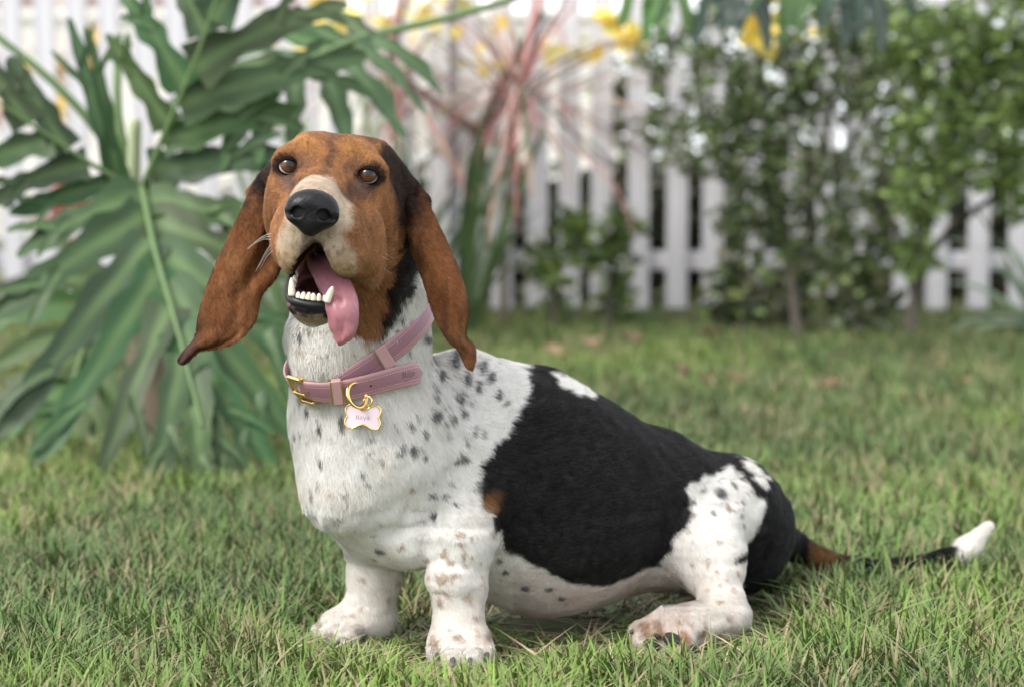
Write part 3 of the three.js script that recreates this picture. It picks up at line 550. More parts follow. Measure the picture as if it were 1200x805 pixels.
// tongue
{
  const path = [[360, 298, 2.60, 11], [368, 303, 2.556, 13], [376, 309, 2.526, 16], [385, 320, 2.514, 19], [394, 338, 2.500, 19.5], [399, 352, 2.489, 20], [401, 366, 2.483, 19], [401, 380, 2.484, 18], [400.5, 391, 2.486, 15], [399.5, 399, 2.488, 10], [399, 404, 2.489, 3]];
  const c = curve(path.map((p) => at(p[0], p[1], p[2]))), rows = [], uvs = [];
  for (let i = 0; i <= 40; i++) {
    const t = i / 40, f = t * (path.length - 1), k = Math.min(path.length - 2, Math.floor(f)), w = mix(path[k][3], path[k + 1][3], f - k) * 0.00089, p = c.getPoint(t), tan = c.getTangent(t), n = V(-0.05, 0.5, 0.86); n.addScaledVector(tan, -n.dot(tan)).normalize();
    const side = n.clone().cross(tan).normalize();
    const row = [];
    for (let j = 0; j < 24; j++) { const a = j / 24 * Math.PI * 2, u = Math.cos(a), v = Math.sin(a), groove = v > 0 ? -0.0036 * Math.exp(-(((u + 0.05) / 0.14) ** 2)) + 0.0016 * (1 - u * u) + 0.0009 * Math.sin(t * 23 + u * 3) : 0; row.push(p.clone().addScaledVector(side, u * w).addScaledVector(n, Math.sign(v) * Math.abs(v) ** 0.8 * 0.0042 + groove - 0.004 * u * u)); }
    rows.push(row);
  }
  const g = sweep(rows, true, true), P = g.attributes.position, col = [];
  for (let i = 0; i < P.count; i++) { const q = toHead(P.getX(i), P.getY(i), P.getZ(i)), n = noise(q[0] * 0.5, q[1] * 0.5, q[2] * 0.5), tip = smooth(-150, -195, q[1]), k = 1 + 0.14 * n + 0.12 * noise(q[0] * 1.4, q[1] * 1.4, q[2]) + 0.08 * noise(q[0] * 0.12, q[1] * 0.12, 3); col.push(mix(0.54, 0.62, tip) * k, mix(0.205, 0.165, tip) * k, mix(0.25, 0.185, tip) * k); }
  g.setAttribute('color', new THREE.Float32BufferAttribute(col, 3));
  const bump = noiseTexture(128, 14, (u, v, i, j) => { const n = 0.5 + 0.5 * noise(i / 2.2, j / 2.2, 3); return [n, n, n]; }, false);
  part(dog, 'tongue', own(g), phys(0xffffff, 0.42, { vertexColors: true, clearcoat: 0.35, clearcoatRoughness: 0.3, bumpMap: bump, bumpScale: 0.0011 }));
}
// teeth, gum, claws, pads
{
  const ivory = phys(C(0.72, 0.66, 0.54), 0.3, { clearcoat: 0.5, clearcoatRoughness: 0.15 });
  const tooth = (x, y, z, lx, ly, lz, r) => { const b = H(x, y, z), t = H(x + lx, y + ly, z + lz), m = H(x + lx * 0.5, y + ly * 0.55, z + lz * 0.3); return limb([b, m, t], 1, 1, 10, 10, (k) => r / 1000 * (k > 0.97 ? 0.2 : Math.sqrt(Math.max(0.02, 1 - k * k)) * 0.95 + 0.05)); };
  for (let i = 0; i < 6; i++) { const a = (i - 2.5) / 2.5; part(dog, 'tooth', own(tooth(JX + a * 13.5, -134, 65 - a * a * 5, (i % 3 - 1) * 0.5, [6.2, 7.2, 7.8, 7.4, 7.6, 6.4][i], 2, 3.0 + 0.25 * (i % 2))), ivory); }
  for (const s of [-1, 1]) part(dog, 'canine_tooth', own(s < 0 ? tooth(JX - 21, -133, 56, -2, 19, 2, 3.9) : tooth(JX + 17, -134, 68, 5, 17, 4, 4.0)), ivory);
  for (const s of [-1, 1]) for (let i = 0; i < 4; i++) part(dog, 'molar_tooth', own(tooth(JX + s * 23, -129 + i * 3, 44 - i * 10, s, 7 + i, 0, 3.4)), ivory);
  const gum = limb([H(JX - 28, -112, 12), H(JX - 28, -124, 26), H(JX - 25, -133, 42), H(JX - 21, -137, 57), H(JX, -139, 66), H(JX + 18, -138, 59)], 0.0055, 0.0055, 24, 10, (t) => 0.0042 + 0.0005 * Math.sin(t * 31));
  part(dog, 'lower_lip', own(gum), phys(C(0.014, 0.011, 0.013), 0.5, { specularIntensity: 0.5, clearcoat: 0.15, clearcoatRoughness: 0.2 }));
  const claw = std(C(0.07, 0.06, 0.06), 0.4), clawPart = (a, b, r) => part(dog, 'claw', own(limb([a, a.clone().lerp(b, 0.5).add(V(0, 0.002, 0)), b], r, r * 0.25, 8, 8)), claw);
  for (const [x, y, d] of [[513, 767, 2.603], [531, 773, 2.582], [551, 773, 2.582], [570, 767, 2.601]]) clawPart(at(x, y, d), at(x + (x - 540) * 0.06, y + 7, d - 0.018), 0.0042);
  for (const [x, y, d] of [[377, 739, 2.79], [371, 742, 2.76], [380, 747, 2.73], [402, 750, 2.708]]) clawPart(at(x, y, d), at(x - 10, y + 6, d - 0.006), 0.0042);
  clawPart(at(748, 741, 2.71), at(735, 743, 2.703), 0.0042); clawPart(at(772, 746, 2.672), at(764, 745, 2.655), 0.004);
  const pad = noiseTexture(64, 3, (u, v, i, j) => { const n = 0.5 + 0.5 * noise(i / 1.6, j / 1.6, 7); return [n, n, n]; }, false), padM = std(C(0.032, 0.028, 0.027), 0.95, { bumpMap: pad, bumpScale: 0.0008 });
  for (const [x, y, d, rx, ry, rot] of [[766, 757, 2.676, 13, 8, 0.35], [789, 751, 2.673, 13, 9, 0.6], [808, 762, 2.674, 9, 9, -0.2]]) { const g = new THREE.SphereGeometry(1, 24, 16); g.scale(rx * 0.00095, ry * 0.00095, 0.009); g.rotateZ(-rot); const p = at(x, y, d); g.translate(p.x, p.y, p.z); part(dog, 'paw_pad', own(g), padM); }
  // whiskers
  const wm = std(C(0.62, 0.58, 0.52), 0.5), r = rng(5);
  for (const s of [-1, 1]) for (let i = 0; i < 6; i++) {
    const a = H(s * (30 + 5 * r()) + 4, -66 - 24 * r(), 52 - 20 * r()), b = H(s * (62 + 16 * r()) + 4, -84 - 36 * r(), 20 - 20 * r()), m = a.clone().lerp(b, 0.5).add(V(0, 0.007, 0.012));
    part(dog, 'whisker', own(limb([a, m, b], 0.00032, 0.0001, 8, 4)), wm);
  }
}
// ------------------------------------------------------------------ collar and tag
{
  const gold = std(C(0.78, 0.55, 0.22), 0.24, { metalness: 1 });
  const left = at(346, 450, 2.665), right = at(490, 372, 2.665), front = at(400, 459, 2.585);
  const N = right.clone().sub(left).cross(front.clone().sub(left)).normalize(); if (N.y < 0) N.negate();
  const mid = at(418, 408, 2.68); mid.addScaledVector(N, -N.dot(mid.clone().sub(front)));
  const e1 = left.clone().sub(mid); e1.addScaledVector(N, -e1.dot(N)).normalize(); const e2 = N.clone().cross(e1); if (e2.z < 0) e2.negate();   // e1 left, e2 to the camera
  const K = 120, rad = [];
  for (let i = 0; i < K; i++) { const a = i / K * 2 * Math.PI, d = e1.clone().multiplyScalar(Math.cos(a)).addScaledVector(e2, Math.sin(a)); let t = 0.03; while (t < 0.16 && dogField(mid.x + d.x * t, mid.y + d.y * t, mid.z + d.z * t) < 0) t += 0.0008; rad.push(t); }
  for (let pass = 0; pass < 6; pass++) { const c = rad.slice(); for (let i = 0; i < K; i++) rad[i] = ((c[(i + K - 2) % K] + c[(i + K - 1) % K] + c[i] * 1.2 + c[(i + 1) % K] + c[(i + 2) % K]) / 5.2); }
  const pt = (a, off = 0.005, n = 0) => { const f = ((a / (2 * Math.PI)) % 1 + 1) % 1 * K, i = Math.floor(f), r = mix(rad[i % K], rad[(i + 1) % K], f - i) + off; return mid.clone().addScaledVector(e1, Math.cos(a) * r).addScaledVector(e2, Math.sin(a) * r).addScaledVector(N, n); };
  const tangent = (a) => pt(a + 0.02).sub(pt(a - 0.02)).normalize();
  const out = (a) => { const n = N.clone().cross(tangent(a)).normalize(), d = e1.clone().multiplyScalar(Math.cos(a)).addScaledVector(e2, Math.sin(a)); return n.dot(d) < 0 ? n.negate() : n; };
  // leather with a pale edge, a raised middle and two rows of stitches; u runs in metres, v across
  const leather = (print) => {
    const W = 1024, Hh = 128, cv = document.createElement('canvas'); cv.width = W; cv.height = Hh; const x = cv.getContext('2d');
    x.fillStyle = '#875f6b'; x.fillRect(0, 0, W, Hh);
    x.fillStyle = '#a17b7e'; x.fillRect(0, 0, W, 17); x.fillRect(0, Hh - 17, W, 17);
    x.fillStyle = '#946b76'; x.fillRect(0, 17, W, 5); x.fillRect(0, Hh - 22, W, 5);
    const r = rng(3); for (let i = 0; i < 9000; i++) { x.fillStyle = r() < 0.5 ? 'rgba(120,70,85,0.10)' : 'rgba(235,190,200,0.10)'; x.fillRect(r() * W, r() * Hh, 2 + r() * 4, 1.5); }
    x.strokeStyle = '#c3a2ab'; x.lineWidth = 4; x.setLineDash([11, 7]); for (const y of [29, Hh - 29]) { x.beginPath(); x.moveTo(0, y); x.lineTo(W, y); x.stroke(); }
    x.setLineDash([]);
    if (print) { x.fillStyle = '#4a3531'; x.font = 'italic bold 44px serif'; x.save(); x.translate(760, 74); x.fillText('Malpo', 0, 0); x.restore(); x.strokeStyle = '#4a3531'; x.lineWidth = 3; x.beginPath(); x.arc(800, 70, 26, 0.35, 2.6); x.stroke(); x.fillStyle = '#33211f'; for (const q of [120, 560]) { x.beginPath(); x.ellipse(q, 66, 8, 7, 0, 0, 7); x.fill(); } }
    const t = new THREE.CanvasTexture(cv); t.colorSpace = THREE.SRGBColorSpace; t.wrapS = THREE.RepeatWrapping; return t;
  };
  const plain = phys(0xffffff, 0.5, { map: leather(false), clearcoat: 0.08, clearcoatRoughness: 0.5 }), marked = phys(0xffffff, 0.5, { map: leather(true), clearcoat: 0.08, clearcoatRoughness: 0.5 });
  plain.map.repeat.set(7, 1);
  const pale = phys(0xb08a8c, 0.4, { clearcoat: 0.15, clearcoatRoughness: 0.4 });
  const PROFILE = [[-1, -1], [-1.02, 0], [-0.97, 0.75], [-0.8, 0.9], [-0.62, 1], [0, 1.45], [0.62, 1], [0.8, 0.9], [0.97, 0.75], [1.02, 0], [1, -1], [0, -1]];
  const band = (frames, half, th, ulen) => sweep(frames.map((f) => PROFILE.map(([v, h]) => f.p.clone().addScaledVector(f.n, v * half * (f.s ?? 1)).addScaledVector(f.o, h * th * (f.q ?? 1)))), true, true, (i, j) => [i / (frames.length - 1) * ulen, j === 11 ? 0.5 : (PROFILE[j][0] + 1) / 2]);
  const collar = top(new THREE.Group(), 'dog_collar', 'dusty pink leather collar with gold buckle around the neck of the hound', 'collar');
  collar.position.copy(mid); const o = (g) => { g.translate(-mid.x, -mid.y, -mid.z); return g; };
  const loop = []; for (let i = 0; i <= 140; i++) { const a = i / 140 * 2 * Math.PI; loop.push({ p: pt(a, 0.002), n: N, o: out(a) }); }
  part(collar, 'strap', o(band(loop, 0.0122, 0.0018, 1)), plain);
  // the loose end: over the front from the buckle to its pointed tip, lying on what is below
  const tabPts = [[353, 455], [364, 458], [380, 460], [402, 458], [425, 453], [448, 447], [470, 441], [484, 438], [493, 436]].map(([x, y], i) => { const h = cast(x, y), r = ray(x, y).normalize(); return h.addScaledVector(r, i < 1 ? -0.009 : -0.0125); });
  const tc = curve(tabPts), tabF = [];
  for (let i = 0; i <= 60; i++) { const t = i / 60, g = tc.getTangent(t), p = tc.getPoint(t), n = N.clone(); n.addScaledVector(g, -n.dot(g)).normalize(); const ov = n.clone().cross(g); if (ov.z < 0) ov.negate(); tabF.push({ p, n, o: ov, s: t > 0.94 ? mix(1, 0.25, (t - 0.94) / 0.06) : 1 }); }
  part(collar, 'strap_end', o(band(tabF, 0.0122, 0.0019, 1)), marked);
  // buckle frame, bar and prong
  const A = 0.16, bp = tabPts[0].clone(), bn = tabF[2].n, bt = tabF[2].p.clone().sub(tabF[0].p).normalize(), bo = tabF[2].o;
  const bx = (w, h, d, u, v, n) => { const g = new RoundedBoxGeometry(w, h, d, 3, 0.0011), m = new THREE.Matrix4().makeBasis(bt, bn, bo).setPosition(bp.clone().addScaledVector(bt, u).addScaledVector(bn, v).addScaledVector(bo, n)); g.applyMatrix4(m); return g; };
  part(collar, 'buckle', o(mergeGeometries([bx(0.026, 0.0042, 0.0042, 0.004, 0.0158, 0.003), bx(0.026, 0.0042, 0.0042, 0.004, -0.0158, 0.003), bx(0.0042, 0.0358, 0.0042, -0.009, 0, 0.003), bx(0.0034, 0.0330, 0.0034, 0.0155, 0, -0.001)])), gold);
  part(collar, 'buckle_prong', o(bx(0.025, 0.0032, 0.0030, 0.003, -0.002, 0.0062)), gold);
  // keeper loops
  const keeper = (p, n, g, ov, w, hh, th, edge) => {
    const box = (ww, h2, d2, u, z) => { const q = new RoundedBoxGeometry(ww, h2, d2, 3, 0.0012); q.applyMatrix4(new THREE.Matrix4().makeBasis(g, n, ov).setPosition(p.clone().addScaledVector(g, u).addScaledVector(ov, z))); return q; };
    const k = part(collar, 'keeper_loop', o(box(w, hh, th, 0, 0)), pale);
    if (edge) for (const s of [-1, 1]) part(k, 'gold_edge', o(box(0.0014, hh + 0.001, th + 0.0012, s * w / 2, 0)), gold);
  };
  { const t = 0.335, g = tc.getTangent(t), n = N.clone(); n.addScaledVector(g, -n.dot(g)).normalize(); const ov = n.clone().cross(g); if (ov.z < 0) ov.negate(); keeper(tc.getPoint(t), n, g, ov, 0.0115, 0.0285, 0.0085, true); }
  { let best = 0, bd = 1e9; const target = at(453, 424, 2.6); for (let i = 0; i < 720; i++) { const a = i / 720 * Math.PI * 2, q = pt(a), d = (q.x - target.x) ** 2 + (q.y - target.y) ** 2 - (q.z > mid.z ? 1 : 0); if (d < bd) { bd = d; best = a; } } const g = tangent(best); keeper(pt(best, 0.004), N, g, out(best), 0.013, 0.0275, 0.0080, false); }
  // the ring
  const rt = tc.getPoint(0.44), rg = tc.getTangent(0.44), ro = N.clone().cross(rg); if (ro.z < 0) ro.negate();
  const ring = new THREE.TorusGeometry(0.0138, 0.0019, 14, 48), rn = N.clone().negate().addScaledVector(rg, 0.15).normalize(), rz = rg.clone().addScaledVector(ro, 0.9).normalize(), rx = rn.clone().cross(rz).normalize();
  ring.applyMatrix4(new THREE.Matrix4().makeBasis(rx, rn, rz).setPosition(rt.clone().addScaledVector(N, -0.005).addScaledVector(ro, 0.0085)));
  part(collar, 'ring', o(ring), gold);
  // the bone shaped tag
  const hang = rt.clone().addScaledVector(N, -0.0175).addScaledVector(ro, 0.004), c = at(425, 489, cast(425, 489).z * -1 - 0.012);
  const tag = top(new THREE.Group(), 'bone_tag', 'gold edged bone shaped name tag with a pale pink face hanging from the collar', 'pet tag');
  tag.position.copy(c); tag.rotation.set(-0.10, -0.10, -0.055);
  const bone = (k) => { const s = new THREE.Shape(), f = (x, y) => [x * k, y * k]; s.moveTo(...f(0, 8.2)); s.bezierCurveTo(...f(6, 8.6), ...f(8, 14), ...f(13.5, 14)); s.bezierCurveTo(...f(20, 14), ...f(22.5, 7), ...f(17.6, 0.4)); s.bezierCurveTo(...f(22.5, -6), ...f(20, -13), ...f(13.5, -13)); s.bezierCurveTo(...f(8, -13), ...f(6, -8), ...f(0, -8)); s.bezierCurveTo(...f(-6, -8), ...f(-8, -13), ...f(-13.5, -13)); s.bezierCurveTo(...f(-20, -13), ...f(-22.5, -6), ...f(-17.6, 0.4)); s.bezierCurveTo(...f(-22.5, 7), ...f(-20, 14), ...f(-13.5, 14)); s.bezierCurveTo(...f(-8, 14), ...f(-6, 8.6), ...f(0, 8.2)); return s; };
  const rimPts = bone(0.00096).getSpacedPoints(120).map((p) => V(p.x, p.y, 0.0004)), rimC = new THREE.CatmullRomCurve3(rimPts.slice(0, -1), true);
  part(tag, 'gold_rim', mergeGeometries([new THREE.TubeGeometry(rimC, 140, 0.0011, 8, true).toNonIndexed(), new THREE.ExtrudeGeometry(bone(0.00096), { depth: 0.0010, bevelEnabled: false }).translate(0, 0, -0.0012)]), gold);
  const cv = document.createElement('canvas'); cv.width = 512; cv.height = 384; const x = cv.getContext('2d');
  x.fillStyle = '#cfb9c4'; x.fillRect(0, 0, 512, 384); { const r = rng(8); for (let i = 0; i < 2500; i++) { x.fillStyle = r() < 0.5 ? 'rgba(205,180,195,0.25)' : 'rgba(245,232,238,0.25)'; x.fillRect(r() * 512, r() * 384, 3, 2); } }
  x.fillStyle = '#6f5a70'; x.font = '80px monospace'; x.textAlign = 'center'; x.fillText('Maya', 256, 222);
  const ft = new THREE.CanvasTexture(cv); ft.colorSpace = THREE.SRGBColorSpace;
  const face = new THREE.ExtrudeGeometry(bone(0.00090), { depth: 0.0006, bevelEnabled: false }); { const p = face.attributes.position, u = face.attributes.uv; for (let i = 0; i < p.count; i++) u.setXY(i, p.getX(i) / 0.042 + 0.5, p.getY(i) / 0.0315 + 0.5); }
  part(tag, 'face', face, phys(0xffffff, 0.35, { map: ft, clearcoat: 0.2, clearcoatRoughness: 0.3 }));
  const l1 = new THREE.TorusGeometry(0.0034, 0.0009, 10, 24); l1.rotateY(1.1); l1.translate(0, 0.0105, 0); part(tag, 'link', l1, gold);
  const l2 = new THREE.TorusGeometry(0.0052, 0.0010, 10, 28); l2.rotateY(-0.35); l2.translate(0.0045, 0.0178, 0.001); part(tag, 'link', l2, gold);
}
// ------------------------------------------------------------------ plants
const leafMat = (color, rough = 0.45, tr = 0.25) => phys(color, rough, { side: THREE.DoubleSide, transmission: tr, thickness: 0, vertexColors: true });
// a lobe of a split leaf: a strap with a raised vein, drooping towards its tip; returns rows for a strip
function lobe(p0, dir, normal, len, w0, wMax, droop, r, tint) {
  const pos = [], idx = [], col = [], S = 20, side0 = normal.clone().cross(dir).normalize(), ph = r() * 9, bend = (r() - 0.5) * 0.5;
  for (let i = 0; i <= S; i++) {
    const t = i / S, d = dir.clone().multiplyScalar(t * len).addScaledVector(side0, bend * len * t * t * 0.4);
    const p = p0.clone().add(d); p.y -= droop * len * t * t; p.addScaledVector(normal, 0.05 * len * Math.sin(t * 3.1));
    const w = (t < 0.45 ? mix(w0, wMax, smooth(0, 0.45, t)) : wMax * Math.sqrt(Math.max(0, 1 - ((t - 0.45) / 0.56) ** 2.4))) * (1 + (0.10 + 0.16 * t) * Math.sin(t * 13 + ph) + 0.08 * Math.sin(t * 29 + ph * 2));
    const s = side0.clone().addScaledVector(normal, 0.25 * Math.sin(t * 4 + ph)).normalize();
    for (let j = 0; j < 5; j++) {
      const u = j / 2 - 1, q = p.clone().addScaledVector(s, u * w * (1 + (j === 0 || j === 4 ? (0.06 + 0.22 * t) * Math.sin(t * 17 + ph * (j + 1)) : 0))).addScaledVector(normal, -0.18 * w * (1 - Math.abs(u)) + 0.04 * w * Math.sin(t * 18 + j * 2 + ph)); pos.push(q.x, q.y, q.z);
      const vein = j === 2 ? 1 : 0, k = 0.9 + 0.15 * Math.sin(t * 6 + j + ph); col.push(mix(tint[0] * k, 0.115, vein * (0.9 - t * 0.7)), mix(tint[1] * k, 0.18, vein * (0.9 - t * 0.7)), mix(tint[2] * k, 0.075, vein * (0.9 - t * 0.7)));
    }
  }
  for (let i = 0; i < S; i++) for (let j = 0; j < 4; j++) { const a = i * 5 + j; idx.push(a, a + 1, a + 5, a + 1, a + 6, a + 5); }
  return geo(pos, idx, { col });
}
// a whole leaf: midrib points, facing normal, lobes along both sides
function splitLeaf(plant, rib, normal, { n = 8, len = 0.25, droop = 0.35, tint = [0.046, 0.084, 0.038], seed = 1, spread = [115, 25], width = 1, sides = [1, 1], mat }) {
  const r = rng(seed), c = curve(rib), gs = [], L = c.getLength();
  for (const s of [-1, 1]) for (let i = 0; i < n; i++) {
    const t = (i + 0.3 * r()) / n * 0.93, p = c.getPoint(t), g = c.getTangent(t), out = g.clone().cross(normal).normalize().multiplyScalar(s), ang = mix(spread[0], spread[1], (i / (n - 1)) ** 0.9) * Math.PI / 180;
    const dir = g.clone().multiplyScalar(Math.cos(ang)).addScaledVector(out, Math.sin(ang)).normalize(), nn = normal.clone().addScaledVector(dir, -normal.dot(dir)).normalize();
    const l = len * (0.62 + 0.5 * Math.sin(Math.PI * (0.18 + 0.72 * i / (n - 1)))) * (0.9 + 0.2 * r()) * sides[s < 0 ? 0 : 1];
    gs.push(lobe(p, dir, nn, l, L / n * 0.62 * width, L / n * (0.30 + 0.12 * r()) * width, droop * (0.7 + 0.6 * r()), r, tint.map((q) => q * (0.85 + 0.3 * r()))));
  }
  { const p = c.getPoint(0.93), g = c.getTangent(0.95); gs.push(lobe(p, g, normal, len * 0.5, L / n * 0.8, L / n * 0.7, droop, r, tint)); }
  const leaf = part(plant, 'leaf', mergeGeometries(gs), mat);
  part(leaf, 'midrib', limb(rib, 0.0075, 0.002, 16, 7).translate(normal.x * 0.002, normal.y * 0.002, normal.z * 0.002), STALK);
  return leaf;
}
// a leaf whose lobes run from its midrib to given tips, each ending in a few fingers; width in pixels of the photograph
function lobedLeaf(plant, rib, normal, seed, mat, lobes, tint = [0.044, 0.082, 0.034]) {
  const r = rng(seed), c = curve(rib), gs = [];
  for (const [t, x, y, d, w] of lobes) {
    const p = c.getPoint(t), tip = at(x, y, d), dir = tip.clone().sub(p), l = dir.length(); dir.divideScalar(l);
    const lead = c.getTangent(t), start = dir.clone().lerp(lead, 0.25).normalize(), nn = normal.clone().addScaledVector(start, -normal.dot(start)).normalize(), W = w * d / FOCAL * 0.62, k = tint.map((q) => q * (0.82 + 0.36 * r()));
    gs.push(lobe(p, dir, nn, l, W * 1.9, W * 1.25, 0.04, r, k));
    for (const [f, a, q] of [[0.55, 0.5, 0.27], [0.68, -0.45, 0.25]]) {
      if (r() < 0.15) continue;
      const e = dir.clone().applyAxisAngle(nn, a * (0.8 + 0.4 * r())), o = p.clone().addScaledVector(dir, l * f); o.y -= 0.04 * l * f * f; o.addScaledVector(nn, 0.05 * l * Math.sin(f * 3.1) - 0.002);
      gs.push(lobe(o, e, nn, l * q * (0.8 + 0.4 * r()) + W, W * 0.62, W * 0.5, 0.10, r, k));
    }
  }
  const leaf = part(plant, 'leaf', mergeGeometries(gs), mat);
  part(leaf, 'midrib', limb(rib, 0.0065, 0.002, 20, 7).translate(normal.x * 0.003, normal.y * 0.003, normal.z * 0.003), STALK);
  return leaf;
}
const STALK = std(C(0.10, 0.165, 0.06), 0.45), PALESTALK = std(C(0.42, 0.47, 0.30), 0.6), BARK = std(C(0.14, 0.11, 0.08), 0.9), TWIG = std(C(0.045, 0.038, 0.03), 0.9);
{
  const phil = top(new THREE.Group(), 'philodendron', 'large split leaf philodendron left of the dog with glossy dark lobes', 'plant');
  const mat = leafMat(0xffffff, 0.46, 0.15); mat.specularIntensity = 0.34;
  const A = (list) => list.map((p) => at(...p)), n1 = V(0.05, 0.45, 0.9).normalize();
  lobedLeaf(phil, A([[166, 222, 4.42], [180, 290, 4.30], [208, 390, 4.15], [236, 500, 4.02]]), V(0.1, 0.5, 0.86).normalize(), 11, mat, [
    [0.03, 14, 285, 4.30, 25], [0.14, -10, 372, 4.24, 26], [0.28, 8, 505, 4.12, 25], [0.42, 62, 545, 4.04, 24], [0.56, 118, 556, 4.0, 22], [0.74, 180, 572, 3.96, 20], [0.92, 236, 584, 3.95, 19],
    [0.04, 300, 262, 4.36, 22], [0.16, 345, 335, 4.32, 24], [0.32, 372, 430, 4.24, 24], [0.48, 352, 520, 4.14, 23], [0.64, 318, 560, 4.06, 21], [0.82, 280, 574, 4.0, 19]]);
  lobedLeaf(phil, A([[170, 212, 4.45], [200, 140, 4.40], [232, 62, 4.36], [262, -30, 4.34]]), V(-0.1, 0.1, 0.99).normalize(), 23, mat, [
    [0.05, 350, 172, 4.44, 22], [0.22, 352, 122, 4.46, 20], [0.42, 432, 62, 4.5, 23], [0.6, 400, -15, 4.5, 22], [0.82, 330, -70, 4.45, 20], [0.3, 128, 32, 4.44, 15], [0.5, 152, -25, 4.42, 18], [0.75, 196, -70, 4.4, 18], [0.95, 275, -90, 4.4, 18]]);
  lobedLeaf(phil, A([[152, 220, 4.46], [105, 192, 4.42], [50, 156, 4.38], [-20, 110, 4.34]]), V(0.1, 0.3, 0.95).normalize(), 35, mat, [
    [0.12, 76, 14, 4.44, 12], [0.10, 104, 22, 4.45, 11], [0.5, 2, 66, 4.4, 17], [0.75, -40, 40, 4.38, 18], [0.95, -60, 80, 4.36, 18], [0.10, 10, 246, 4.44, 15], [0.35, -18, 224, 4.42, 18], [0.6, -60, 195, 4.4, 18]]);
  splitLeaf(phil, A([[430, 42, 4.75], [380, 62, 4.66], [325, 88, 4.58], [270, 120, 4.5]]), V(0.1, 0.86, 0.5).normalize(), { n: 7, len: 0.22, droop: 0.3, seed: 47, spread: [105, 25], mat });
  splitLeaf(phil, A([[120, 330, 4.75], [100, 400, 4.65], [75, 480, 4.55], [60, 560, 4.45]]), V(0.1, 0.5, 0.86).normalize(), { n: 7, len: 0.24, droop: 0.5, seed: 59, spread: [100, 25], mat, tint: [0.065, 0.11, 0.042] });
  const pet = (pts, r0, r1, m = STALK) => part(phil, 'leaf_stalk', limb(A(pts), r0, r1, 20, 9), m);
  pet([[170, 470, 4.62], [160, 340, 4.62], [156, 225, 4.60], [158, 140, 4.58]], 0.017, 0.0125, PALESTALK);
  pet([[176, 400, 4.66], [190, 250, 4.62], [260, 125, 4.7], [345, 82, 4.75], [430, 44, 4.8], [520, 22, 4.85], [620, -6, 4.9]], 0.012, 0.007);
  pet([[150, 380, 4.62], [148, 215, 4.6], [110, 150, 4.6], [60, 95, 4.6], [-20, 30, 4.6]], 0.011, 0.007);
  pet([[160, 420, 4.6], [170, 300, 4.58], [167, 215, 4.5]], 0.011, 0.008);
  pet([[168, 420, 4.62], [172, 260, 4.6], [172, 210, 4.48]], 0.012, 0.008);
  pet([[185, 420, 4.66], [188, 300, 4.66], [140, 150, 4.66], [138, 40, 4.7]], 0.011, 0.008);
  pet([[160, 420, 4.68], [130, 350, 4.74], [121, 328, 4.75]], 0.01, 0.007);
  const b = onGround(175, 520); part(phil, 'trunk', limb([V(b.x, -0.02, -4.62), at(172, 420, 4.62), at(168, 330, 4.6)], 0.05, 0.03, 10, 9, (t) => 0.045 - 0.014 * t + 0.004 * Math.sin(t * 40)), BARK);
}
// strap leaved plants
function strap(len, w, arch, r, twist = 0) {   // base at the origin, rising along +y and arching over towards +z
  const pos = [], idx = [], S = 12;
  for (let i = 0; i <= S; i++) { const t = i / S, a = arch * t * t, y = len * (t - 0.28 * arch * t * t * t), z = len * 0.5 * a * (1 - 0.1 * t), ww = w * (0.6 + 0.4 * smooth(0, 0.3, t)) * Math.sqrt(Math.max(0, 1 - t ** 2.6)), c = Math.cos(twist * t), s = Math.sin(twist * t); for (const u of [-1, 0, 1]) pos.push(u * ww * c, y, z + u * ww * s + (u ? 0.22 * ww : 0)); }
  for (let i = 0; i < S; i++) for (let j = 0; j < 2; j++) { const a = i * 3 + j; idx.push(a, a + 1, a + 3, a + 1, a + 4, a + 3); }
  return geo(pos, idx);
}
function strapPlant(name, label, category, base, count, { len, w, tilt, arch, mats, seed, stem, lift = 0, group }) {
  const r = rng(seed), plant = top(new THREE.Group(), name, label, category, group ? { group } : {}), shapes = [0, 1, 2, 3, 4].map((k) => strap(1, w / len, mix(arch[0], arch[1], k / 4), r, (r() - 0.5) * 1.4));
  plant.position.copy(base);
  if (stem) part(plant, 'stem', limb(stem.map((p) => p.clone().sub(base)), 0.012, 0.009, 12, 8), BARK);
  const origin = stem ? stem[stem.length - 1].clone().sub(base) : V(0, 0, 0);
  for (let i = 0; i < count; i++) {
    const m = part(plant, 'leaf', shapes[i % 5], mats[Math.floor(r() * mats.length)]);
    m.position.copy(origin).add(V((r() - 0.5) * 0.05, -lift * r(), (r() - 0.5) * 0.05));
    m.rotation.order = 'YXZ'; m.rotation.y = i / count * Math.PI * 2 * 5 + r() * 0.8; m.rotation.x = mix(tilt[0], tilt[1], Math.sqrt(r())); m.scale.setScalar(len * (0.7 + 0.45 * r()));
  }
  return plant;
}
const sheet = (c, rough = 0.5, tr = 0.3) => phys(c, rough, { side: THREE.DoubleSide, transmission: tr, thickness: 0 });
const REDS = [sheet(C(0.34, 0.13, 0.12)), sheet(C(0.42, 0.24, 0.20)), sheet(C(0.30, 0.20, 0.13)), sheet(C(0.24, 0.075, 0.075)), sheet(C(0.46, 0.29, 0.25)), sheet(C(0.22, 0.21, 0.11))];
const GREENS = [sheet(C(0.085, 0.15, 0.06)), sheet(C(0.11, 0.18, 0.07)), sheet(C(0.07, 0.12, 0.06)), sheet(C(0.14, 0.21, 0.09))];
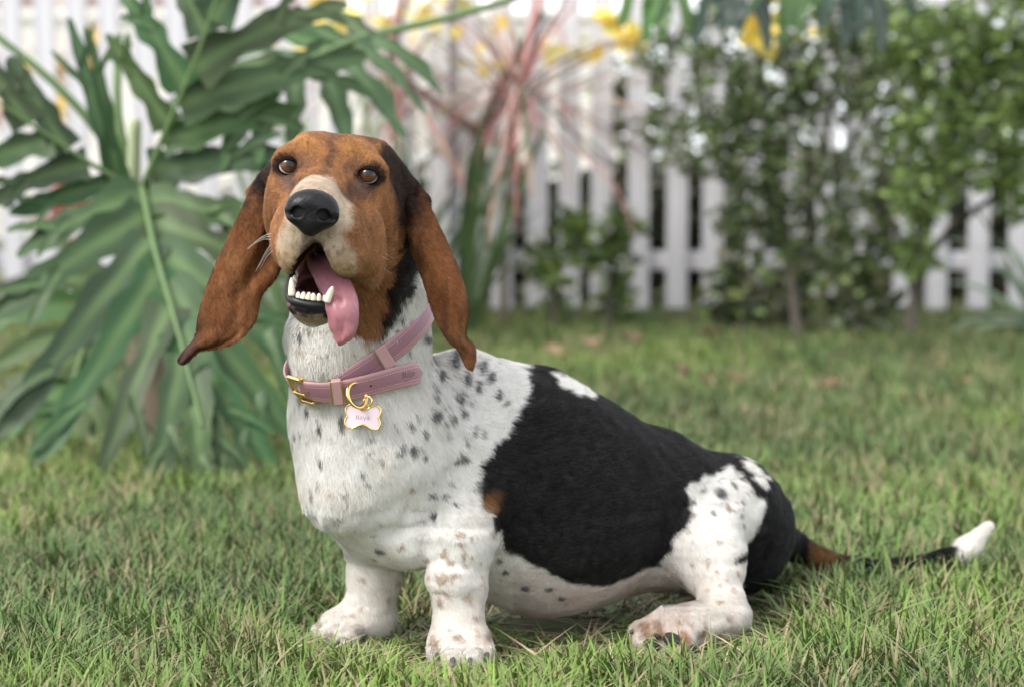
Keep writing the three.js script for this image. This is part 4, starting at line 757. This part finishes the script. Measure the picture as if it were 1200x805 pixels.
{
  const g1 = onGround(590, 388); strapPlant('cordyline', 'pink and bronze cordyline with spreading narrow leaves in front of the fence', 'plant', g1, 120, { len: 0.62, w: 0.0075, tilt: [0.0, 2.0], arch: [0.05, 1.0], mats: REDS, seed: 5, stem: [g1, at(592, 250, -g1.z), at(608, 88, -g1.z)], lift: 0.16 });
  const g2 = onGround(470, 392); strapPlant('cordyline', 'slender reddish cordyline rising behind the head of the dog', 'plant', g2, 60, { len: 0.56, w: 0.0078, tilt: [0.1, 2.2], arch: [0.1, 1.0], mats: REDS, seed: 15, stem: [g2, at(468, 200, -g2.z), at(455, 55, -g2.z)], lift: 0.3 });
  const g3 = onGround(470, 398); strapPlant('strap_leaf_plant', 'tall green strap leaved clump directly behind the head of the dog', 'plant', g3, 22, { len: 0.80, w: 0.018, tilt: [0.02, 0.6], arch: [0.05, 0.8], mats: GREENS, seed: 25 });
  const g4 = onGround(545, 395); strapPlant('strap_leaf_plant', 'green strap leaved clump beside the right ear of the dog', 'plant', g4, 15, { len: 0.72, w: 0.016, tilt: [0.05, 0.6], arch: [0.1, 0.9], mats: GREENS, seed: 35 });
  const g5 = onGround(345, 410); strapPlant('strap_leaf_plant', 'green strap leaved clump between the philodendron and the fence', 'plant', g5, 20, { len: 0.75, w: 0.018, tilt: [0.02, 0.6], arch: [0.05, 0.6], mats: GREENS, seed: 45 });
  const g6 = onGround(1228, 392); strapPlant('strap_leaf_plant', 'dark green arching strap leaves at the right edge by the fence', 'plant', g6, 20, { len: 0.55, w: 0.020, tilt: [0.15, 1.25], arch: [0.4, 1.3], mats: GREENS.slice(0, 3), seed: 55 });
}
// leafy shrubs: branches as limbs, leaves as instances spread through clumps
const leafShape = (() => { const pos = [0, 0, 0, -0.32, 0.06, 0.4, 0, 0.02, 0.45, 0.32, 0.06, 0.4, -0.22, 0.02, 0.75, 0.22, 0.02, 0.75, 0, -0.06, 1]; return geo(pos, [0, 2, 1, 0, 3, 2, 1, 2, 4, 2, 3, 5, 2, 5, 4, 4, 5, 6]); })();
function leaves(parent, blobs, { n, size, colors, seed, tr = 0.35, rough = 0.5, name = 'foliage', upness = 0.3 }) {
  const r = rng(seed), total = blobs.reduce((s, b) => s + (b[4] ?? 1), 0), cnt = n, mesh = new THREE.InstancedMesh(leafShape, sheet(0xffffff, rough, tr), cnt), M = new THREE.Matrix4(), q = new THREE.Quaternion(), e = new THREE.Euler(), col = new THREE.Color();
  for (let i = 0; i < cnt; i++) {
    let pick = r() * total, b = blobs[0]; for (const x of blobs) { pick -= x[4] ?? 1; if (pick <= 0) { b = x; break; } }
    const c = at(b[0], b[1], b[2]), R = b[3] * b[2] / FOCAL, u = r() * 2 - 1, a = r() * 6.283, rr = R * (0.25 + 0.75 * Math.cbrt(r())), s = Math.sqrt(1 - u * u), p = V(Math.cos(a) * s * rr, u * rr, Math.sin(a) * s * rr * (b[5] ?? 0.8)).add(c).sub(parent.position);
    e.set((r() - 0.5) * 2.2 - upness, r() * 6.283, (r() - 0.5) * 1.6); q.setFromEuler(e); const k = size * (0.6 + 0.8 * r());
    M.compose(p, q, V(k, k, k)); mesh.setMatrixAt(i, M);
    const c0 = colors[Math.floor(r() * colors.length)], v = 0.7 + 0.6 * r(); mesh.setColorAt(i, col.setRGB(c0[0] * v, c0[1] * v, c0[2] * v));
  }
  mesh.name = name; mesh.userData.kind = 'stuff'; parent.add(mesh); return mesh;
}
function shrub(name, label, category, base, stems, blobs, opt, group) {
  const g = top(new THREE.Group(), name, label, category, group ? { group } : {}); g.position.copy(base);
  stems.forEach(([pts, r0, r1], i) => part(g, i ? 'branch' : 'trunk', limb(pts.map((p) => (Array.isArray(p) ? at(...p) : p).clone().sub(base)), r0, r1, 10, 7), TWIG));
  leaves(g, blobs, opt); return g;
}
const MID = [[0.13, 0.19, 0.065], [0.10, 0.145, 0.055], [0.165, 0.23, 0.07], [0.075, 0.105, 0.045], [0.11, 0.11, 0.06]], FRESH = [[0.17, 0.26, 0.065], [0.13, 0.20, 0.055], [0.095, 0.145, 0.05], [0.22, 0.31, 0.08]], DARK = [[0.05, 0.065, 0.035], [0.07, 0.085, 0.045], [0.085, 0.075, 0.05], [0.045, 0.06, 0.035]];
{
  const b1 = onGround(648, 392); shrub('young_shrub', 'small young shrub on a thin stem before the fence, nearest the back of the dog', 'shrub', b1, [[[b1, [650, 330, 7.4], [658, 290, 7.4]], 0.012, 0.006], [[[650, 340, 7.4], [630, 300, 7.4]], 0.006, 0.003]], [[660, 282, 7.4, 34], [640, 310, 7.4, 28], [672, 262, 7.4, 20], [648, 350, 7.4, 24, 0.5]], { n: 260, size: 0.045, colors: FRESH, seed: 71 });
  const b2 = onGround(712, 388); shrub('young_shrub', 'slim young shrub before the fence with fresh green upper leaves', 'shrub', b2, [[[b2, [716, 330, 7.6], [722, 275, 7.6]], 0.012, 0.006], [[[715, 340, 7.6], [735, 300, 7.6]], 0.006, 0.003]], [[724, 270, 7.6, 24], [716, 305, 7.6, 28], [720, 350, 7.6, 26], [690, 300, 7.6, 18, 0.5]], { n: 280, size: 0.042, colors: FRESH, seed: 73 });
  const b3 = onGround(870, 398); shrub('low_shrub', 'low yellowish green shrub at the foot of the fence beneath the climber, left one', 'shrub', b3, [[[b3, [872, 370, 7.2], [868, 335, 7.2]], 0.012, 0.006]], [[852, 345, 7.2, 34], [890, 350, 7.2, 36], [868, 372, 7.2, 32], [868, 322, 7.2, 22, 0.5]], { n: 420, size: 0.040, colors: [...MID, ...DARK, [0.24, 0.26, 0.07]], seed: 75 });
  const b4 = onGround(1008, 398); shrub('low_shrub', 'low yellowish green shrub at the foot of the fence beneath the climber, right one', 'shrub', b4, [[[b4, [1008, 370, 7.2], [1012, 335, 7.2]], 0.012, 0.006]], [[985, 350, 7.2, 34], [1024, 348, 7.2, 36], [1004, 374, 7.2, 32], [1012, 324, 7.2, 22, 0.5]], { n: 420, size: 0.040, colors: [...MID, ...DARK, [0.24, 0.26, 0.07]], seed: 77 });
  const b5 = onGround(935, 402); shrub('climbing_shrub', 'thin leaved climbing shrub screening the middle right of the fence', 'shrub', b5, [[[b5, [925, 300, 7.3], [900, 150, 7.3], [880, -20, 7.3]], 0.016, 0.006], [[[930, 330, 7.3], [960, 200, 7.3], [985, 60, 7.3], [1000, -40, 7.3]], 0.012, 0.005], [[[925, 300, 7.3], [850, 200, 7.35], [815, 80, 7.35]], 0.010, 0.004], [[[935, 250, 7.3], [1010, 150, 7.3], [1040, 40, 7.3]], 0.009, 0.004]],
    [[850, 110, 7.3, 52], [910, 90, 7.3, 58, 1.3], [980, 90, 7.3, 56, 1.2], [1040, 110, 7.2, 54, 1.2], [880, 190, 7.3, 42, 0.8], [940, 200, 7.3, 52, 1.2], [960, 290, 7.3, 44, 0.9], [1030, 200, 7.2, 46], [835, 40, 7.3, 40, 0.6], [930, 30, 7.3, 60], [1020, 30, 7.3, 55], [925, 345, 7.3, 36, 0.8], [775, 150, 7.4, 26, 0.3], [770, 60, 7.4, 30, 0.4], [860, 260, 7.3, 26, 0.3], [820, 170, 7.3, 40, 0.7], [900, 140, 7.3, 50, 0.9], [1000, 260, 7.2, 36, 0.6], [905, 250, 7.3, 34, 0.5], [935, 320, 7.3, 40, 0.6], [870, 310, 7.3, 30, 0.4], [1005, 320, 7.2, 36, 0.6], [1045, 290, 7.2, 30, 0.4]], { n: 7600, size: 0.028, colors: MID, seed: 81 });
  const b6 = onGround(1066, 400); shrub('tall_shrub', 'tall bushy green shrub with forked stems at the right of the fence', 'shrub', b6, [[[b6, [1072, 350, 7.1], [1088, 300, 7.1], [1120, 265, 7.1]], 0.018, 0.011], [[[1080, 320, 7.1], [1100, 200, 7.0], [1120, 60, 7.0], [1130, -60, 7.0]], 0.014, 0.006], [[[1110, 272, 7.1], [1160, 235, 7.0], [1230, 190, 7.0]], 0.012, 0.006], [[[1072, 350, 7.1], [1050, 270, 7.1], [1035, 200, 7.1]], 0.010, 0.005], [[[1105, 150, 7.0], [1160, 90, 7.0], [1210, 20, 7.0]], 0.009, 0.004]],
    [[1110, 60, 6.9, 60, 1.2], [1170, 90, 6.9, 58, 1.2], [1095, 150, 6.9, 50], [1150, 170, 6.9, 54, 1.1], [1205, 150, 6.9, 50], [1190, 30, 6.9, 56], [1080, 230, 6.9, 40, 0.7], [1200, 225, 6.9, 36, 0.6], [1060, 40, 6.9, 46, 0.7], [1075, 300, 7.0, 26, 0.35]], { n: 5200, size: 0.030, colors: FRESH, seed: 83 });
  // beyond the fence
  const b7 = V(0.35, 0, -9.4); shrub('hedge', 'dark low hedge growing behind the middle of the fence', 'hedge', b7, [[[b7, V(0.35, 0.25, -9.4)], 0.03, 0.02]], Array.from({ length: 16 }, (_, i) => [330 + i * 60, 272 + 14 * Math.sin(i * 2.4), 9.3 + 0.25 * Math.sin(i * 1.7), 74]), { n: 7000, size: 0.085, colors: DARK, seed: 91 });
  const b8 = V(2.1, 0, -11); shrub('background_tree', 'broad dark green tree behind the fence on the right with sky showing between leaves', 'tree', b8, [[[b8, V(2.1, 0.8, -11), V(2.2, 2.2, -11)], 0.10, 0.05], [[V(2.1, 0.7, -11), V(1.2, 1.4, -11)], 0.05, 0.02], [[V(2.1, 0.7, -11), V(3.1, 1.5, -11)], 0.05, 0.02]],
    [[745, 110, 10.8, 40, 0.6], [755, 190, 10.8, 36, 0.5], [800, 150, 11, 90], [900, 120, 11.3, 100], [1010, 130, 11, 100], [1110, 120, 11.2, 100], [1210, 140, 11, 90], [850, 30, 11, 80], [1000, 10, 11, 90], [1150, 10, 11, 90], [770, 240, 10.6, 55], [860, 250, 11, 60], [960, 240, 11, 70], [1080, 240, 11, 70], [1200, 250, 11, 60]], { n: 1900, size: 0.09, colors: [...MID, ...DARK], seed: 93 });
  const b9 = V(-0.15, 0, -7.85); shrub('golden_shrub', 'golden yellow leaved shrub rising against the fence above the cordyline', 'shrub', b9, [[[b9, V(-0.1, 0.6, -7.88), V(0.1, 1.0, -7.88)], 0.04, 0.015], [[V(-0.1, 0.6, -7.88), V(-0.6, 0.95, -7.88)], 0.02, 0.01]],
    [[735, 48, 7.8, 14, 1.6], [715, 25, 7.8, 7.8, 0.8], [690, 60, 7.8, 10, 0.5], [640, 62, 7.8, 14, 0.5], [590, 45, 7.8, 18, 0.5], [560, 80, 7.8, 18, 0.5], [470, 30, 7.8, 40, 1.0], [400, 20, 7.8, 50, 1.6], [350, 40, 7.8, 40, 0.9], [520, 20, 7.8, 26, 0.6], [890, 38, 6.9, 16, 0.6], [905, 15, 6.9, 10, 0.3], [955, 40, 6.9, 10, 0.2]], { n: 240, size: 0.055, colors: [[0.88, 0.68, 0.12], [0.88, 0.72, 0.2], [0.9, 0.74, 0.25], [0.7, 0.7, 0.16]], seed: 95, tr: 0.5 });
  const b10 = V(-2.75, 0, -11.5); shrub('golden_shrub', 'golden and red leaved shrub behind the fence at the far left', 'shrub', b10, [[[b10, V(-2.7, 0.5, -11.5), V(-2.5, 1.0, -11.5)], 0.04, 0.015]], [[20, 60, 11.5, 26], [60, 90, 11.5, 30], [35, 120, 11.5, 26], [110, 60, 11.5, 24], [90, 120, 11.5, 26, 0.6], [20, 130, 11.5, 24, 0.6]], { n: 170, size: 0.10, colors: [[0.80, 0.60, 0.16], [0.82, 0.66, 0.3], [0.42, 0.06, 0.05], [0.8, 0.7, 0.45]], seed: 97, tr: 0.5 });
  const b11 = V(-2.2, 0, -7.2); shrub('red_leaf_shrub', 'small shrub with pinkish red leaves low at the left behind the philodendron', 'shrub', b11, [[[b11, at(72, 300, 7.2), at(80, 240, 7.2)], 0.01, 0.005]], [[80, 235, 7.2, 26], [62, 265, 7.2, 18, 0.4]], { n: 60, size: 0.07, colors: [[0.55, 0.27, 0.24], [0.6, 0.4, 0.36], [0.4, 0.16, 0.13]], seed: 99 });
}
// leaves hanging into the top of the view from a tall plant that stands right of it
{
  const g = top(new THREE.Group(), 'overhanging_plant', 'tall plant leaning in from the right whose dark leaves hang down at the top', 'plant');
  const base = V(2.15, 0, -6.2); g.position.copy(base); const rel = (l) => l.map((p) => (Array.isArray(p) ? at(...p) : p).clone().sub(base)), mat = leafMat(0xffffff, 0.4, 0.3);
  part(g, 'trunk', limb([V(0, -0.02, 0), V(0.03, 0.9, 0), V(-0.15, 1.5, 0.05)], 0.05, 0.035, 12, 8), BARK);
  for (const [x, seed, t, wd] of [[860, 3, [0.022, 0.05, 0.04], 1], [1005, 9, [0.022, 0.05, 0.04], 1], [772, 15, [0.07, 0.17, 0.03], 1.1], [930, 21, [0.06, 0.14, 0.03], 0.9]]) {
    part(g, 'leaf_stalk', limb([V(-0.15, 1.45, 0.05), ...rel([[mix(x, 1300, 0.5), -230, 6.0], [x + 20, -130, 5.9]])], 0.012, 0.006, 14, 7), STALK);
    splitLeaf(g, rel([[x + 20, -130, 5.9], [x + 12, -95, 5.9], [x + 4, -55, 5.88], [x, -20, 5.86]]), V(0.1, 0.2, 0.97).normalize(), { n: 4, len: 0.17, droop: 0.5, seed, spread: [70, 12], mat, tint: t, width: wd });
  }
}
// ------------------------------------------------------------------ lawn grass, straw, fallen leaves
function tuftShape(seed, blades, h, w, spread, straw) {
  const r = rng(seed), pos = [], idx = [], nrm = [];
  for (let k = 0; k < blades; k++) {
    const a = r() * 6.283, d = Math.sqrt(r()) * spread, x0 = Math.cos(a) * d, z0 = Math.sin(a) * d, dir = r() * 6.283, cx = Math.cos(dir), cz = Math.sin(dir), H_ = h * (0.45 + 0.75 * r()), lean = straw ? 1.6 + r() : 0.15 + 1.15 * r() ** 1.5, W = w * (0.7 + 0.6 * r()), S = 5, base = pos.length / 3;
    for (let i = 0; i <= S; i++) {
      const t = i / S, out = H_ * lean * (t * 0.35 + t * t * 0.55), y = H_ * (t - 0.28 * Math.min(lean, 1.6) * t * t) * (straw ? 0.3 : 1), ww = W * (i === S ? 0 : (0.75 + 0.25 * Math.sin(t * 3)) * (1 - t ** 3)), px = x0 + cx * out, pz = z0 + cz * out;
      for (const s of i === S ? [0] : [-1, 1]) { pos.push(px - cz * ww * s, y + (straw ? 0.004 : 0), pz + cx * ww * s); nrm.push(-cx * 0.5 - cz * s * 0.35, 0.75, -cz * 0.5 + cx * s * 0.35); }
    }
    for (let i = 0; i < S - 1; i++) { const q = base + i * 2; idx.push(q, q + 1, q + 2, q + 1, q + 3, q + 2); }
    const q = base + (S - 1) * 2; idx.push(q, q + 1, q + 2);
  }
  return geo(pos, idx, { nrm });
}
{
  const blocked = (x, z) => dogField(x, 0.012, z) < 0.004;
  const press = (x, z) => z < -3.3 || z > -2.4 || x > 0.34 ? 1 : mix(0.22, 1, smooth(0.015, 0.08, Math.min(dogField(x, 0.03, z), dogField(x, 0.03, z - 0.04), dogField(x, 0.03, z - 0.075))));
  function sow(name, label, shape, mat, seed, density, colour, size, keep) {
    const r = rng(seed), list = [], M = new THREE.Matrix4(), q = new THREE.Quaternion(), e = new THREE.Euler(), col = new THREE.Color();
    for (let z = -2.28; z > -8.3; z -= 0.1) {
      const half = -z * 0.2126 * 1.18 + 0.25, D = density(-z), n = Math.round(D * 0.1 * half * 2);
      for (let i = 0; i < n; i++) { const x = (r() * 2 - 1) * half, zz = z - 0.1 * r(); if (keep && !keep(x, zz, r)) continue; if (zz > -3.25 && blocked(x, zz)) continue; list.push([x, zz]); }
    }
    const mesh = new THREE.InstancedMesh(shape, mat, list.length);
    list.forEach(([x, z], i) => { e.set((r() - 0.5) * 0.3, r() * 6.283, (r() - 0.5) * 0.3); q.setFromEuler(e); const k = size(x, z, r); M.compose(V(x, -0.017, z), q, V(k, k * (0.85 + 0.3 * r()) * press(x, z), k)); mesh.setMatrixAt(i, M); const c = colour(x, z, r); mesh.setColorAt(i, col.setRGB(c[0], c[1], c[2])); });
    return top(mesh, name, label, 'grass', { kind: 'stuff' });
  }
  const grassMat = phys(0xffffff, 0.5, { side: THREE.DoubleSide, transmission: 0.3, thickness: 0, specularIntensity: 0.45 });
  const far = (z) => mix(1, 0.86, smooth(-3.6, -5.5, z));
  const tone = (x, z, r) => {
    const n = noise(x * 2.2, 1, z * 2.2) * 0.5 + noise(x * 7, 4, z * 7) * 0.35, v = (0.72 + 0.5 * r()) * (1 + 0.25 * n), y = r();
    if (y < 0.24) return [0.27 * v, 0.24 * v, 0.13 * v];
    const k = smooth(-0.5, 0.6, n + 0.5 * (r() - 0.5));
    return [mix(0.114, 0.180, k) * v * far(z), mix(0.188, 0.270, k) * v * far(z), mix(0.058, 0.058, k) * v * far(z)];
  };
  const patch = (x, z, r) => r() < 0.72 + 0.5 * noise(x * 5, 2, z * 5);
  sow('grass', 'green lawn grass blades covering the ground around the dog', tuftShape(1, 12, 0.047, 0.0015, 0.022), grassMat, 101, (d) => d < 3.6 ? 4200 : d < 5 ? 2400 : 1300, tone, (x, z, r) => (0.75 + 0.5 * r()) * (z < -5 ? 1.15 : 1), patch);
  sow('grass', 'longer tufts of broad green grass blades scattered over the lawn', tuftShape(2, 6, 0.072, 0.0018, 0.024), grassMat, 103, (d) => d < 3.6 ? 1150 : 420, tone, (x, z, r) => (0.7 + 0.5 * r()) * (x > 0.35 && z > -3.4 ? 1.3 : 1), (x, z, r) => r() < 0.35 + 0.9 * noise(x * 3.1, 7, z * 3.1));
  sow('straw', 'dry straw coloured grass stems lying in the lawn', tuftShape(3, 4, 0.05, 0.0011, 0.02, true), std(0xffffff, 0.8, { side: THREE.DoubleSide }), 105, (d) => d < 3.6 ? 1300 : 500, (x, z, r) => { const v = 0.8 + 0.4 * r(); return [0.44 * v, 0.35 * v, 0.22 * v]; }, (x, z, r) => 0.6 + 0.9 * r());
}
{
  const r = rng(9), shape = (k) => { const pos = [], idx = [], S = 8; for (let i = 0; i <= S; i++) { const t = i / S, w = 0.36 * Math.sin(Math.PI * Math.min(1, t * 0.97 + 0.03)) ** 0.8; for (let j = -2; j <= 2; j++) { const u = j / 2; pos.push(u * w, 0.10 + 0.22 * u * u * (k + 0.4) + 0.16 * Math.sin(t * 3 + k * 2) + 0.04 * Math.sin(t * 9 + j + k), t - 0.5); } } for (let i = 0; i < S; i++) for (let j = 0; j < 4; j++) { const a = i * 5 + j; idx.push(a, a + 5, a + 1, a + 1, a + 5, a + 6); } return geo(pos, idx); };
  const shapes = [0, 0.5, 1].map(shape), mats = [C(0.17, 0.09, 0.055), C(0.21, 0.13, 0.085), C(0.11, 0.065, 0.045)].map((c) => std(c, 0.8, { side: THREE.DoubleSide }));
  const spots = [[124, 608, 0.045, 'tan fallen leaf lying on the lawn left of the dog'], [57, 556, 0.045, 'dark brown curled leaf on the grass below the philodendron'], [28, 650, 0.03, 'small brown leaf in the grass at the left edge'], [798, 441, 0.09, 'dark brown crumpled leaf on the lawn just behind the back of the dog'], [832, 452, 0.07, 'brown fallen leaf right of the dark crumpled one behind the dog'], [865, 450, 0.07, 'reddish fallen leaf in the middle of the back lawn'], [972, 456, 0.08, 'reddish fallen leaf on the back lawn below the climbing shrub'], [1130, 452, 0.08, 'pale reddish fallen leaf on the back lawn at the right'], [740, 405, 0.12, 'brown dead leaf near the fence beside the young shrub'], [690, 408, 0.13, 'pale dead leaf near the foot of the young shrub'], [650, 418, 0.10, 'pale dry leaf on the lawn behind the withers of the dog'], [830, 398, 0.12, 'dark dead leaf close to the low shrub by the fence'], [1150, 752, 0.03, 'small dark leaf in the grass at the lower right'], [1180, 733, 0.03, 'small brown leaf in the grass at the right edge'], [955, 612, 0.035, 'brown leaf on the grass above the tail of the dog'], [800, 478, 0.05, 'small tan leaf on the lawn above the loin of the dog']];
  for (const [x, y, s, label] of spots) {
    const p = onGround(x, y, 0.006), leaf = new THREE.Mesh(shapes[Math.floor(r() * 3)], mats[Math.floor(r() * 3)]); leaf.position.copy(p); leaf.rotation.set((r() - 0.5) * 0.7, r() * 6.28, (r() - 0.5) * 0.7); leaf.scale.setScalar(s * 0.62);
    top(leaf, 'fallen_leaf', label, 'leaf');
  }
}
scene.traverse((o) => { if (o.isMesh) { o.castShadow = true; o.receiveShadow = true; } });
renderer.render(scene, camera);
